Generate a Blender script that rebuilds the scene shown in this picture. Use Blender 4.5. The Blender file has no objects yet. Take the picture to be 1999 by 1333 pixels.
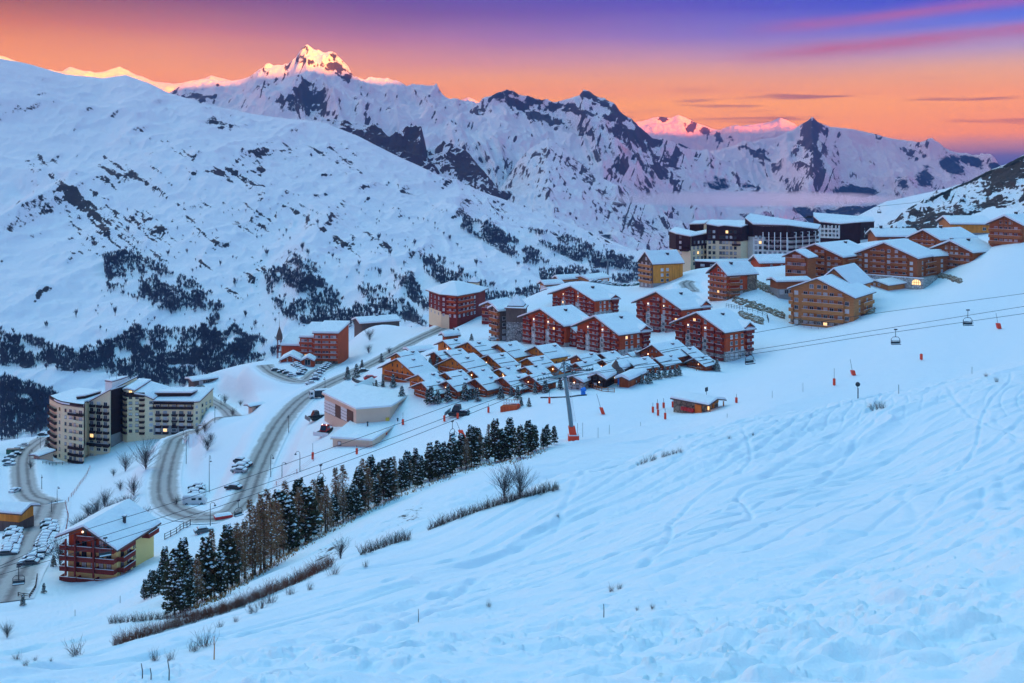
import bpy, bmesh, math, random
import numpy as np
from mathutils import Vector, Matrix

# ------------------------------------------------------------------ camera, sky, sun, exposure
S = bpy.context.scene
COL = S.collection
F, HY = 1961.0, 330.0                      # focal length and horizon row in photograph pixels
cam_d = bpy.data.cameras.new('camera'); cam = bpy.data.objects.new('camera', cam_d); COL.objects.link(cam)
cam.location = (0, 0, 0); cam.rotation_euler = (math.radians(90), 0, 0)
cam_d.sensor_width = 36; cam_d.lens = 36 * F / 1999; cam_d.shift_y = (HY - 666.5) / 1999
cam_d.clip_start = 0.5; cam_d.clip_end = 60000
S.camera = cam
S.view_settings.view_transform = 'Standard'; S.view_settings.look = 'None'
S.view_settings.exposure = 2.5; S.view_settings.gamma = 1.0; S.view_settings.use_curve_mapping = False
S.cycles.max_bounces = 6; S.cycles.diffuse_bounces = 3; S.cycles.transparent_max_bounces = 12
S.cycles.volume_bounces = 1; S.cycles.use_denoising = True
S.cycles.sample_clamp_indirect = 4

def lin(r, g, b):
    def c(v):
        v /= 255.0
        return v / 12.92 if v <= 0.04045 else ((v + 0.055) / 1.055) ** 2.4
    return (c(r), c(g), c(b))

HAZE_T, HAZE_TOP = (2.4e-5, 1.14e-4, 1.18e-4), 1400.0       # what the thin air takes out per metre, and how high it reaches
W = bpy.data.worlds.new('World'); S.world = W; W.use_nodes = True
nt = W.node_tree; nt.nodes.clear()
class G:                                   # little node-graph helper
    def __init__(s, nt): s.nt = nt
    def n(s, t, **k):
        nd = s.nt.nodes.new(t)
        for a, v in k.items(): setattr(nd, a, v)
        return nd
    def put(s, sock, v):
        if hasattr(v, 'links') or hasattr(v, 'is_output'): s.nt.links.new(v, sock)
        else: sock.default_value = v
    def m(s, op, a, b=0.0, c=None, clamp=False):
        nd = s.n('ShaderNodeMath', operation=op, use_clamp=clamp)
        s.put(nd.inputs[0], a); s.put(nd.inputs[1], b)
        if c is not None: s.put(nd.inputs[2], c)
        return nd.outputs[0]
    def ramp(s, fac, stops, interp='LINEAR'):
        nd = s.n('ShaderNodeValToRGB'); cr = nd.color_ramp; cr.interpolation = interp
        while len(cr.elements) < len(stops): cr.elements.new(0.5)
        for e, (p, c) in zip(cr.elements, stops):
            e.position = p; e.color = (c, c, c, 1) if isinstance(c, (int, float)) else (*c[:3], 1)
        s.put(nd.inputs[0], fac); return nd.outputs[0]
    def mix(s, fac, a, b, blend='MIX'):
        nd = s.n('ShaderNodeMix', data_type='RGBA', blend_type=blend)
        s.put(nd.inputs[0], fac)
        s.put(nd.inputs[6], a if hasattr(a, 'links') else (*a[:3], 1)); s.put(nd.inputs[7], b if hasattr(b, 'links') else (*b[:3], 1))
        return nd.outputs[2]
    def noise(s, vec=None, scale=1.0, detail=4.0, rough=0.55, dist=0.0, dims='3D'):
        nd = s.n('ShaderNodeTexNoise', noise_dimensions=dims)
        nd.inputs['Scale'].default_value = scale; nd.inputs['Detail'].default_value = detail
        nd.inputs['Roughness'].default_value = rough; nd.inputs['Distortion'].default_value = dist
        if vec is not None: s.nt.links.new(vec, nd.inputs['Vector'])
        return nd.outputs[0]
    def mapping(s, vec, loc=(0,0,0), rot=(0,0,0), scale=(1,1,1)):
        nd = s.n('ShaderNodeMapping'); s.nt.links.new(vec, nd.inputs[0])
        nd.inputs[1].default_value = loc; nd.inputs[2].default_value = rot; nd.inputs[3].default_value = scale
        return nd.outputs[0]
    def comb(s, x, y, z):
        nd = s.n('ShaderNodeCombineXYZ')
        for i, v in enumerate((x, y, z)): s.put(nd.inputs[i], v)
        return nd.outputs[0]

def build_sky():
    g = G(nt)
    tc = g.n('ShaderNodeTexCoord').outputs['Generated']
    sp = g.n('ShaderNodeSeparateXYZ'); nt.links.new(tc, sp.inputs[0]); x, y, z = sp.outputs
    hyp = g.m('SQRT', g.m('ADD', g.m('MULTIPLY', x, x), g.m('MULTIPLY', y, y)))
    r = g.m('DIVIDE', z, g.m('MAXIMUM', hyp, 0.001))
    side = g.m('MULTIPLY_ADD', g.m('DIVIDE', x, g.m('MAXIMUM', hyp, 0.001)), 1.05, 0.5, clamp=True)   # 0 at the left of the view, 1 at the right
    wob = g.m('MULTIPLY', g.m('SUBTRACT', g.noise(g.mapping(tc, scale=(2.2, 2.2, 14)), 1.0, 4, 0.5), 0.5), 0.03)
    t = g.m('DIVIDE', g.m('ADD', r, wob), 0.36, clamp=True)
    k = 1 / (1961 * 0.36)
    def sk(py, c):                         # the sky's own light at that height, brighter than seen: the low air in front of it dims it
        rr = max((330-py)/1961, 0.004); path = min(HAZE_TOP/rr, 17000.0)
        T = [math.exp(-q*path) for q in HAZE_T]
        return (rr/0.36, tuple(max(0.004, (v-s_*(1-t_))/t_) for v, t_, s_ in zip(lin(*c), T, (0.22, 0.06, 0.20))))
    L = g.ramp(t, [sk(325,(225,125,110)), sk(200,(244,140,76)), sk(150,(248,142,70)), sk(115,(238,132,74)), sk(75,(212,108,88)), sk(40,(176,88,98)), sk(5,(142,66,106)), sk(-60,(90,60,170)), (1.0, lin(98,92,200))])
    R = g.ramp(t, [sk(325,(96,104,176)), sk(306,(112,108,172)), sk(285,(190,138,158)), sk(262,(252,158,104)), sk(205,(255,170,96)), sk(160,(230,152,140)), sk(115,(172,138,192)), sk(68,(98,108,220)), sk(20,(52,74,214)), sk(-60,(60,90,225)), (1.0, lin(80,120,230))])
    base = g.mix(side, L, R)
    # high pink streaks and low mauve cloud bars on the right
    av = g.comb(g.m('MULTIPLY', x, 2.2), g.m('MULTIPLY', g.m('SUBTRACT', r, g.m('MULTIPLY', x, 0.055)), 34.0), 0.0)
    pk = g.ramp(g.noise(av, 1.0, 5, 0.55, 0.4), [(0.54, 0.0), (0.75, 0.7)])
    pband = g.ramp(r, [(0.085, 0.0), (0.115, 1.0), (0.17, 1.0), (0.26, 0.3), (0.4, 0.0)])
    pf = g.m('MULTIPLY', g.m('MULTIPLY', pk, pband), g.m('MULTIPLY_ADD', side, 1.6, -0.75, clamp=True))
    xn = g.m('DIVIDE', x, g.m('MAXIMUM', hyp, 0.001)); soft = g.ramp(g.noise(g.mapping(tc, scale=(9, 9, 60)), 1.0, 4, 0.6), [(0.3, 0.35), (0.7, 1.0)])
    for (r0, sl, x0, x1, wd, am) in ((0.111, 0.0565, 0.20, 0.30, 0.0075, 0.95), (0.1363, 0.072, 0.21, 0.28, 0.006, 0.75), (0.150, 0.05, 0.33, 0.42, 0.006, 0.6)):
        q = g.m('DIVIDE', g.m('SUBTRACT', g.m('ADD', r, g.m('MULTIPLY', wob, 0.35)), g.m('MULTIPLY_ADD', g.m('SUBTRACT', xn, x0+0.04), sl, r0)), wd)
        e = g.m('POWER', 2.718, g.m('MULTIPLY', g.m('MULTIPLY', q, q), -1.0)); fin = g.ramp(xn, [(x0, 0.0), (x1, 1.0)])
        pf = g.m('MAXIMUM', pf, g.m('MULTIPLY', g.m('MULTIPLY', e, fin), g.m('MULTIPLY', soft, am)))
    base = g.mix(g.m('MULTIPLY', pf, 0.9), base, lin(204, 112, 176))
    bv = g.comb(g.m('MULTIPLY', x, 7.0), g.m('MULTIPLY', r, 150.0), 3.0)
    bk = g.ramp(g.noise(bv, 1.0, 4, 0.5, 0.3), [(0.56, 0.0), (0.66, 1.0)])
    bband = g.ramp(r, [(0.035, 0.0), (0.05, 1.0), (0.07, 1.0), (0.085, 0.0)])
    bf = g.m('MULTIPLY', g.m('MULTIPLY', bk, bband), g.m('MULTIPLY_ADD', side, 2.5, -1.1, clamp=True))
    base = g.mix(g.m('MULTIPLY', bf, 0.8), base, lin(150, 100, 140))
    # the dome above and behind, which lights the valley
    dome = g.ramp(z, [(0.0, (1.12, 0.76, 0.95)), (0.24, (0.70, 0.52, 0.88)), (0.5, (0.10, 0.28, 0.82)), (1.0, (0.15, 0.98, 1.50))])
    gl = Vector((-0.50, 0.58, 0.64)).normalized()                     # the bright sky high over the afterglow, ahead and to the left
    dp = g.m('ADD', g.m('ADD', g.m('MULTIPLY', x, gl.x), g.m('MULTIPLY', y, gl.y)), g.m('MULTIPLY', z, gl.z))
    lobe = g.m('POWER', g.m('MAXIMUM', dp, 0.0), 7.0)
    dome = g.mix(lobe, dome, (1.48, 2.12, 1.85), 'ADD')
    up = g.ramp(r, [(0.17, 0.0), (0.34, 1.0)])
    back = g.m('MULTIPLY_ADD', y, -2.2, 0.6, clamp=True)
    fac = g.m('MAXIMUM', up, back)
    colr = g.mix(fac, base, dome)
    bg = g.n('ShaderNodeBackground'); nt.links.new(colr, bg.inputs[0]); bg.inputs[1].default_value = 2 ** -2.5
    out = g.n('ShaderNodeOutputWorld'); nt.links.new(bg.outputs[0], out.inputs[0])
build_sky()
SUN_DIR = Vector((0.42, -0.905, 0)).normalized(); SUN_EL = math.radians(4.0)
sun_d = bpy.data.lights.new('sun', 'SUN'); sun_d.energy = 5.0; sun_d.angle = math.radians(0.5); sun_d.color = (0.80, 1.0, 0.0)
sun = bpy.data.objects.new('sun', sun_d); COL.objects.link(sun)
sun.rotation_euler = (Vector((SUN_DIR.x*math.cos(SUN_EL), SUN_DIR.y*math.cos(SUN_EL), math.sin(SUN_EL)))).to_track_quat('Z', 'Y').to_euler()

# ------------------------------------------------------------------ numeric helpers
def _h(ix, iy, s):
    n = (ix.astype(np.int64)*374761393 + iy.astype(np.int64)*668265263 + s*974634777) & 0xffffffff
    n = ((n ^ (n >> 13)) * 1274126177) & 0xffffffff
    return ((n ^ (n >> 16)) & 0xffffff) / float(0xffffff)
def vnoise(x, y, s=0):
    ix, iy = np.floor(x), np.floor(y); fx, fy = x-ix, y-iy
    fx = fx*fx*fx*(fx*(fx*6-15)+10); fy = fy*fy*fy*(fy*(fy*6-15)+10)
    a = _h(ix, iy, s); b = _h(ix+1, iy, s); c = _h(ix, iy+1, s); d = _h(ix+1, iy+1, s)
    return (a*(1-fx)+b*fx)*(1-fy) + (c*(1-fx)+d*fx)*fy
def fbm(x, y, o=5, s=0, g=0.5):
    x = np.asarray(x, float); y = np.asarray(y, float)
    t = 0; a = 1.0; n = 0
    for i in range(o):
        t = t + a*vnoise(x+i*17.3, y-i*9.1, s+i); n += a; a *= g
        x, y = (x*1.6+y*1.2), (-x*1.2+y*1.6)
    return t/n
def ridged(x, y, o=5, s=0, g=0.55):
    x = np.asarray(x, float); y = np.asarray(y, float)
    t = 0; a = 1.0; n = 0; w = 1.0
    for i in range(o):
        v = 1-np.abs(2*vnoise(x+i*7.7, y+i*3.3, s+i)-1); v = v*v
        t = t + a*v*w; n += a; a *= g; w = np.clip(v*1.6, 0, 1)
        x, y = (x*1.6+y*1.2), (-x*1.2+y*1.6)
    return t/n
def sstep(a, b, v):
    t = np.clip((v-a)/(b-a), 0, 1); return t*t*(3-2*t)
def grid_mesh(name, V, mat, attrs=None, smooth=True):
    """V: rows x cols x 3"""
    nr, nc = V.shape[:2]
    me = bpy.data.meshes.new(name)
    idx = np.arange(nr*nc).reshape(nr, nc)
    q = np.stack([idx[:-1,:-1], idx[:-1,1:], idx[1:,1:], idx[1:,:-1]], -1).reshape(-1, 4)
    me.vertices.add(nr*nc); me.vertices.foreach_set('co', V.reshape(-1).astype(np.float32))
    me.loops.add(q.size); me.loops.foreach_set('vertex_index', q.reshape(-1).astype(np.int32))
    me.polygons.add(len(q)); me.polygons.foreach_set('loop_start', np.arange(0, q.size, 4, dtype=np.int32))
    me.polygons.foreach_set('loop_total', np.full(len(q), 4, np.int32))
    me.update(calc_edges=True)
    if smooth: me.polygons.foreach_set('use_smooth', np.ones(len(q), bool))
    for k, v in (attrs or {}).items():
        a = me.attributes.new(k, 'FLOAT', 'POINT'); a.data.foreach_set('value', v.reshape(-1).astype(np.float32))
    me.materials.append(mat)
    o = bpy.data.objects.new(name, me); COL.objects.link(o); return o
def P(px, py, Y): return ((px-1000)/F*Y, Y, -(py-HY)/F*Y)

# ------------------------------------------------------------------ materials
def mat_new(name):
    m = bpy.data.materials.new(name); m.use_nodes = True
    t = m.node_tree; g = G(t); b = t.nodes['Principled BSDF']; return m, g, b
def attr(g, name): return g.n('ShaderNodeAttribute', attribute_name=name).outputs['Fac']
def obj_co(g): return g.n('ShaderNodeTexCoord').outputs['Object']
def bump(g, b, h, dist, strength=1.0):
    n = g.n('ShaderNodeBump'); n.inputs['Strength'].default_value = strength; n.inputs['Distance'].default_value = dist
    g.put(n.inputs['Height'], h); g.nt.links.new(n.outputs[0], b.inputs['Normal'])

def snow_terrain(name, rock, rock2, forest, fine, bump_d, snow=(0.86, 0.885, 0.92)):
    """snow with bare rock and forest where the vertex masks say so, the edge broken up by noise of size `fine`"""
    m, g, b = mat_new(name)
    co = obj_co(g)
    n1 = g.noise(co, 1.0/fine, 6, 0.62)
    n2 = g.noise(co, 0.22/fine, 5, 0.6)
    rk = g.ramp(g.m('ADD', attr(g, 'rock'), g.m('MULTIPLY', g.m('SUBTRACT', n1, 0.5), 0.9)), [(0.40, 0.0), (0.50, 1.0)])
    fo = g.ramp(g.m('ADD', attr(g, 'forest'), g.m('MULTIPLY', g.m('SUBTRACT', n1, 0.5), 1.1)), [(0.42, 0.0), (0.6, 1.0)])
    sc = g.mix(n2, snow, (snow[0]*0.94, snow[1]*0.95, snow[2]*0.97))
    rc = g.mix(g.noise(co, 0.5/fine, 6, 0.65), rock, rock2)
    c = g.mix(rk, sc, rc); c = g.mix(fo, c, forest)
    g.nt.links.new(c, b.inputs['Base Color']); b.inputs['Roughness'].default_value = 0.75
    b.inputs['Specular IOR Level'].default_value = 0.15
    bump(g, b, g.noise(co, 0.6/fine, 7, 0.62), bump_d)
    return m
# ------------------------------------------------------------------ near ground (camera hill, pistes, village terrace)
CP = [  # px, py, depth in metres: where the ground surface passes
 (0,1333,42),(250,1333,34),(500,1333,28),(1000,1333,24),(1500,1333,20),(1999,1333,17),(2500,1333,15),(-500,1333,60),
 (1999,1150,28),(1999,1000,45),(1999,850,100),(2500,900,70),(2500,700,160),(1500,1150,40),(1500,1000,70),(1000,1150,55),(1000,1060,85),(1300,1050,62),(700,1180,58),(500,1250,45),(250,1290,48),(1700,900,105),(1250,980,95),(1750,1050,52),
 (30,1290,75),(120,1285,66),(220,1262,62),(330,1232,66),(440,1195,72),(560,1145,79),(670,1100,85),(860,1025,100),(970,985,110),(1080,958,120),(1250,905,140),(1400,855,155),(1560,830,170),(1700,800,180),(1900,740,200),(1999,715,215),(2300,640,250),
 (330,1222,82),(300,1180,108),(420,1150,112),(520,1105,120),(610,1050,132),(700,1003,145),(790,960,158),(880,925,170),(980,895,185),(1085,864,200),(1120,860,203),
 (750,1030,116),(900,985,128),(1000,945,138),(1120,900,165),(1250,880,178),(700,1080,98),(480,1165,92),
 (1500,815,205),(1750,745,250),(1950,665,290),(1300,850,205),
 (520,1050,165),(400,1090,170),(620,990,190),(800,880,235),(950,830,255),(250,1150,170),(140,1215,150),(30,1230,140),(-100,1250,130),
 (145,1137,206),(315,1060,232),(30,1150,200),(90,1080,225),(20,1090,225),(20,1040,262),(30,1000,300),(60,960,330),(-100,1080,240),
 (200,1000,290),(420,1030,240),(330,980,280),(420,985,272),(490,960,275),(385,985,284),(330,905,330),(360,855,385),
 (100,893,405),(165,900,400),(215,868,415),(250,845,425),(390,830,430),(440,830,420),(30,885,400),(0,862,440),(60,850,450),(-200,880,440),(-200,1000,320),
 (530,850,325),(560,805,350),(600,770,385),(650,745,405),(720,715,430),(840,650,465),(910,622,500),
 (620,850,300),(650,872,270),(720,862,276),(640,805,330),(790,825,285),(760,765,315),(700,760,340),
 (540,700,470),(600,710,455),(660,705,470),(500,705,452),(430,775,418),(520,760,412),(440,800,402),(390,745,455),(740,640,560),(700,650,540),(780,640,540),
 (800,775,295),(900,772,293),(1000,765,290),(1150,755,288),(1250,752,288),(1350,715,322),(860,665,400),(950,662,400),(1100,668,372),(740,735,320),(1060,785,270),
 (1215,690,350),(1090,675,372),(1310,648,408),(1390,695,343),(1460,690,345),(1145,606,470),(990,662,398),(885,628,490),(930,628,470),(1030,580,520),(1120,562,570),(1220,560,545),
 (1430,588,428),(1480,560,440),(1290,562,500),(1340,532,560),(1500,525,560),(1690,480,600),(1600,500,570),(1600,560,450),(1690,545,440),(1760,562,440),(1820,560,430),(1870,522,448),(1920,500,440),(1970,475,448),(1880,466,520),(1999,560,380),(2200,500,380),(2300,380,480),
 (1605,636,392),(1690,612,390),(1545,628,400),(1450,625,380),(1540,660,350),(1800,610,350),(1999,640,300),(1700,690,300),(1500,750,268),(1380,800,245),(1180,800,250),(1600,720,290),
 (1800,455,620),(1750,470,620),(1850,440,600),(1960,440,560),
]
for dY, dz in ((80, 45), (250, 120), (460, 150)):          # behind the terrace everything falls away to the valley
    for px, py, Y in ((-200,880,440),(60,850,450),(250,800,440),(390,745,470),(500,700,440),(600,690,480),(740,638,565),(880,615,510),(1030,570,530),(1120,555,580),(1220,550,560),(1340,515,590),(1500,500,600),(1650,475,620)):
        q = P(px, py, Y); CP.append((px, HY+(-(q[2]-dz))*F/(Y+dY), Y+dY))
CP += [(2000,330,720),(2000,380,900),(1780,470,760),(1800,500,900),(2500,200,700),(2500,260,900)]
for px, py, Y in ((970,985,110),(1080,958,120),(1160,932,130),(1250,905,140),(1400,855,155),(1560,830,170),(1700,800,180),(1900,740,200),(1999,715,215)):
    Yd = Y*1.10; zd = -(py-HY)/F*Yd-2.0; CP.append((px+4, HY-zd*F/Yd, Yd))     # a hollow just behind the crest
for px in (-500, 0, 500, 1000, 1500, 2000, 2500):
    for Y, z in ((5, -3.4), (9, -5.2)): CP.append((px, HY-z*F/Y, Y))
CPA = np.array(CP, float)
def uv(px, Y): return np.stack([px/260.0, np.log(Y)*3.6], -1)
_pz = -(CPA[:,1]-HY)/F*CPA[:,2]
_U = uv(CPA[:,0], CPA[:,2]); _c2 = 0.20
def _phi(A, B):
    d2 = (A[:,None,0]-B[None,:,0])**2 + (A[:,None,1]-B[None,:,1])**2
    return -np.sqrt(d2 + _c2)
_n = len(CPA)
_A = np.zeros((_n+3, _n+3)); _A[:_n,:_n] = _phi(_U, _U) + 0.004*np.eye(_n)
_A[:_n,_n] = 1; _A[:_n,_n+1:] = _U; _A[_n,:_n] = 1; _A[_n+1:,:_n] = _U.T
_w = np.linalg.solve(_A, np.concatenate([_pz, np.zeros(3)]))
gpx = np.concatenate([np.arange(-700, -60, 12.0), np.arange(-60, 2060, 2.1), np.arange(2060, 2700, 12.0)])
gY = np.concatenate([5*np.exp(np.arange(0, math.log(18/5.), 0.02)), 18*np.exp(np.arange(0, math.log(62/18.), 0.0036)), 62*np.exp(np.arange(0, math.log(230/62.), 0.0044)), 230*np.exp(np.arange(0, math.log(950/230.), 0.0066))])
PXg, YYg = np.meshgrid(gpx, gY)
Zc = np.empty((len(gY), len(gpx)))
_cs = np.arange(0, len(gpx), 6); _cs = np.append(_cs, len(gpx)-1) if _cs[-1] != len(gpx)-1 else _cs
_rs = np.arange(0, len(gY), 5); _rs = np.append(_rs, len(gY)-1) if _rs[-1] != len(gY)-1 else _rs
_Zs = np.empty((len(_rs), len(_cs)))
for i, ri in enumerate(_rs):
    u = uv(gpx[_cs], np.full(len(_cs), gY[ri]))
    _Zs[i] = _phi(u, _U) @ _w[:_n] + _w[_n] + u @ _w[_n+1:]
def bilerp(a, rows, cols, R, C):
    i = np.clip(np.searchsorted(rows, R, side='right')-1, 0, len(rows)-2); j = np.clip(np.searchsorted(cols, C, side='right')-1, 0, len(cols)-2)
    fr = np.clip((R-rows[i])/(rows[i+1]-rows[i]), 0, 1); fc = np.clip((C-cols[j])/(cols[j+1]-cols[j]), 0, 1)
    return (a[i,j]*(1-fc)+a[i,j+1]*fc)*(1-fr) + (a[i+1,j]*(1-fc)+a[i+1,j+1]*fc)*fr
_lg = np.log(gY)
Zg = bilerp(_Zs, _lg[_rs], gpx[_cs], np.log(YYg), PXg)
Xg = (PXg-1000)/F*YYg

def ground_z(x, y):
    x = np.asarray(x, float); y = np.asarray(y, float)
    return bilerp(Zg, _lg, gpx, np.log(np.maximum(y, 5.01)), x/y*F+1000)
def at(px, py, y0=150.0, y1=900.0):
    """where the sight line through a photo pixel first meets the ground beyond y0"""
    Y = np.exp(np.linspace(math.log(y0), math.log(y1), 1500))
    z = ground_z((px-1000)/F*Y, Y); zr = -(py-HY)/F*Y
    k = np.argmax(zr <= z) if (zr <= z).any() else int(np.argmin(np.abs(zr-z)))
    y = Y[k]; x = (px-1000)/F*y
    return Vector((x, y, float(ground_z(x, y))))

# roads: centre lines given where they run, cut level into the ground
ROADS = {}
def road_line(pts, y0, step=4.0):
    w = [at(px, py, yy) for (px, py, yy) in pts]
    out = []
    for i in range(len(w)-1):
        p0 = w[max(i-1,0)]; p1 = w[i]; p2 = w[i+1]; p3 = w[min(i+2,len(w)-1)]
        n = max(2, int((p2-p1).length/step))
        for k in range(n):
            t = k/n
            out.append(0.5*((2*p1)+(p2-p0)*t+(2*p0-5*p1+4*p2-p3)*t*t+(3*p1-p0-3*p2+p3)*t**3))
    out.append(w[-1])
    A = np.array([list(v) for v in out])
    for _ in range(12): A[1:-1,2] = (A[:-2,2]+A[1:-1,2]*2+A[2:,2])/4
    return A
def carve(A, half, blend):
    global Zg
    best = np.full(Zg.shape, 1e9); zz = np.zeros(Zg.shape)
    m = (YYg > A[:,1].min()-40) & (YYg < A[:,1].max()+40) & (Xg > A[:,0].min()-40) & (Xg < A[:,0].max()+40)
    x, y = Xg[m], YYg[m]; bd = np.full(x.shape, 1e9); bz = np.zeros(x.shape)
    for i in range(len(A)-1):
        d = A[i+1]-A[i]; L = d[0]**2+d[1]**2+1e-9
        t = np.clip(((x-A[i,0])*d[0]+(y-A[i,1])*d[1])/L, 0, 1)
        dd = np.hypot(x-A[i,0]-t*d[0], y-A[i,1]-t*d[1]); k = dd < bd
        bd[k] = dd[k]; bz[k] = (A[i,2]+t*d[2])[k]
    wgt = 1-sstep(half, half+blend, bd)
    z = Zg[m]; Zg[m] = z*(1-wgt)+bz*wgt
def ribbon(name, A, half, mat, lift=0.10, n=7):
    T = np.gradient(A[:,:2], axis=0); T /= np.linalg.norm(T, axis=1)[:,None]+1e-9
    N = np.stack([-T[:,1], T[:,0]], 1)
    s = np.linspace(-1, 1, n); hw = half if np.ndim(half) else np.full(len(A), half)
    V = np.empty((len(A), n, 3))
    for j, q in enumerate(s):
        V[:,j,:2] = A[:,:2]+N*(q*hw)[:,None]
        V[:,j,2] = ground_z(V[:,j,0], V[:,j,1])+lift
    o = grid_mesh(name, V, mat, {'across': np.tile(s, (len(A),1)), 'along': np.tile(np.arange(len(A))[:,None]*1.0, (1,n))})
    o['kind'] = 'structure'; return o
RD = {
 'main': [(372,1012,230),(430,1003,230),(475,975,235),(497,930,240),(520,875,250),(555,815,280),(598,775,300),(650,746,330),(720,715,360),(790,675,380),(850,645,390),(910,622,400)],
 'lower': [(400,1008,230),(350,1000,235),(322,970,240),(325,915,250),(345,870,270),(400,838,300),(440,820,330)],
 'upper_left': [(455,815,360),(440,800,370),(410,782,380),(385,768,390),(400,752,400)],
 'lot_left': [(95,845,330),(70,865,320),(48,890,300),(45,925,280),(55,965,270),(95,985,260)],
 'lot_down': [(95,985,260),(85,1010,250),(65,1045,225),(45,1085,200),(20,1130,180),(-10,1180,160)],
 'hotel': [(655,710,420),(620,725,400),(590,745,380),(540,732,400),(515,712,420)],
 'upper': [(1350,548,450),(1340,555,450),(1352,570,430),(1338,568,440)],
}
_RA = {k: road_line(v, 0) for k, v in RD.items()}
for k, A in _RA.items(): carve(A, 5.0, 7.0)

# relief of the snow: wind ripples and ski tracks running down the fall line, lumps in the foreground
def relief(x, y):
    d = np.hypot(x, y)
    ca, sa = math.cos(0.90), math.sin(0.90)
    a = x*ca + y*sa; c = -x*sa + y*ca                    # a along the descent, c across it
    near = 1-sstep(18, 60, d); mid = sstep(24, 48, d)*(1-sstep(150, 280, d)); far = sstep(120, 200, d)*(1-sstep(320, 420, d))
    wx = fbm(x*0.05, y*0.05, 3, 3)*6
    z = (fbm(a*0.010, c*0.06+wx*0.12, 4, 11)-0.5)*2.0*mid                     # broad wind drifts
    z = z + (ridged(a*0.016+wx*0.05, c*0.15+wx*0.3, 4, 21)-0.4)*0.75*mid
    z = z + (ridged(a*0.05+wx*0.1, c*0.55+wx*0.6, 3, 25)-0.4)*0.20*mid*sstep(0.40, 0.6, fbm(a*0.02, c*0.04, 3, 27))
    for k, (fr, am, sd) in enumerate(((0.30, 0.20, 33), (0.47, 0.15, 36), (0.17, 0.22, 39))):       # ski tracks
        cc = c+fbm(a*0.018, c*0.012, 3, sd+2)*(15+6*k)
        tr = np.abs(np.sin(cc*fr*math.pi)); z = z - (1-sstep(0.0, 0.42, tr))*am*mid*sstep(0.48, 0.66, fbm(a*0.014+k, c*0.06, 3, sd))
    tg = random.Random(404)
    for k in range(46):                                  # single long tracks, some crossing
        th = 0.90+tg.gauss(0, 0.16) if k % 4 else 0.90+tg.uniform(-0.7, 0.5); px_, py_ = tg.uniform(-15, 75), tg.uniform(40, 150)
        u = (x-px_)*math.cos(th)+(y-py_)*math.sin(th); v = -(x-px_)*math.sin(th)+(y-py_)*math.cos(th)
        A = tg.uniform(0.4, 3.5); lam = tg.uniform(7, 22); ph = tg.uniform(0, 6); L = tg.uniform(18, 60); w = tg.uniform(0.16, 0.34); vo = A*np.sin(u/lam+ph)
        z = z - tg.uniform(0.10, 0.24)*np.exp(-((v-vo)/w)**2)*(1-sstep(L*0.8, L, np.abs(u)))*mid + 0.06*np.exp(-((v-vo-2.2*w)/w)**2)*(1-sstep(L*0.8, L, np.abs(u)))*mid
    crumb = (fbm(x*1.1, y*1.1, 3, 29)-0.5)*0.30*mid*sstep(0.48, 0.66, fbm(a*0.02, c*0.10, 3, 28)); z = z + crumb
    z = z + (fbm(a*0.012, c*0.07, 4, 14)-0.5)*0.9*far
    lump = near*sstep(0.36, 0.62, fbm(x*0.06+3, y*0.09, 3, 52)+0.005*x)
    q1 = fbm(x*0.45+fbm(x*0.5,y*0.5,2,5)*1.2, y*0.75, 3, 41); q2 = fbm(x*1.5+y*0.4, y*2.1, 4, 61)
    z = z + lump*((np.abs(q1-0.5)-0.1)*1.5 + (q2-0.5)*0.50*sstep(0.40,0.6,q1)) + near*((fbm(x*0.10+y*0.05, y*0.26, 4, 45)-0.5)*1.5 + (ridged(a*0.06, c*0.5+wx*0.4, 3, 47)-0.4)*0.30)
    ch = vnoise(x*2.3+q2*3, y*3.0, 71); z = z + lump*sstep(0.62, 0.84, ch)*0.13*sstep(0.42,0.55,fbm(x*0.25,y*0.35,2,72))
    z = z + (1-near)*(fbm(x*0.06,y*0.06,4,91)-0.5)*0.5
    return z
RW = np.zeros(Zg.shape)
for A in _RA.values():                                      # no lumps on the roads
    for p in A[::2]: RW = np.maximum(RW, (1-sstep(6, 11, np.hypot(Xg-p[0], YYg-p[1]))))
Zg = Zg + relief(Xg, YYg)*(1-RW)
# masks painted where the bare earth shows: list of (px, py, rx, ry, angle, strength) in the photograph's frame
def blobs(PX, PY, L):
    m = np.zeros(PX.shape)
    for (px, py, rx, ry, ang, s) in L:
        ca, sa = math.cos(math.radians(ang)), math.sin(math.radians(ang))
        dx, dy = PX-px, PY-py
        u = (dx*ca+dy*sa)/rx; v = (-dx*sa+dy*ca)/ry
        m = np.maximum(m, s*np.exp(-(u*u+v*v)*0.9))
    return m
ROCK = (0.036, 0.033, 0.042); ROCK2 = (0.095, 0.072, 0.070); FOREST = (0.018, 0.030, 0.050)
M_GROUND = snow_terrain('snow_ground', (0.10,0.075,0.055), (0.05,0.045,0.04), FOREST, 1.2, 0.25)
_PYg = HY - Zg/YYg*F
gr = blobs(PXg, _PYg, [(640,1080,50,25,-30,0.45),(800,1005,60,22,-25,0.42),(760,1030,40,14,-20,0.35),(260,965,70,40,-30,0.36),(230,1000,50,20,-30,0.44),(400,890,40,30,-20,0.32),(1140,890,60,12,0,0.32),(1490,585,60,25,20,0.33),(1730,580,80,18,0,0.3),(420,900,30,30,0,0.3),(500,740,60,30,0,0.26),(230,930,60,40,0,0.26),(1010,930,80,20,-15,0.3)])
gr = np.where(YYg > 88, gr, 0)
o = grid_mesh('snow_ground', np.stack([Xg, YYg, Zg], -1), M_GROUND, {'rock': gr*(1-RW), 'forest': np.zeros(Zg.shape)})
o['kind'] = 'structure'

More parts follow.
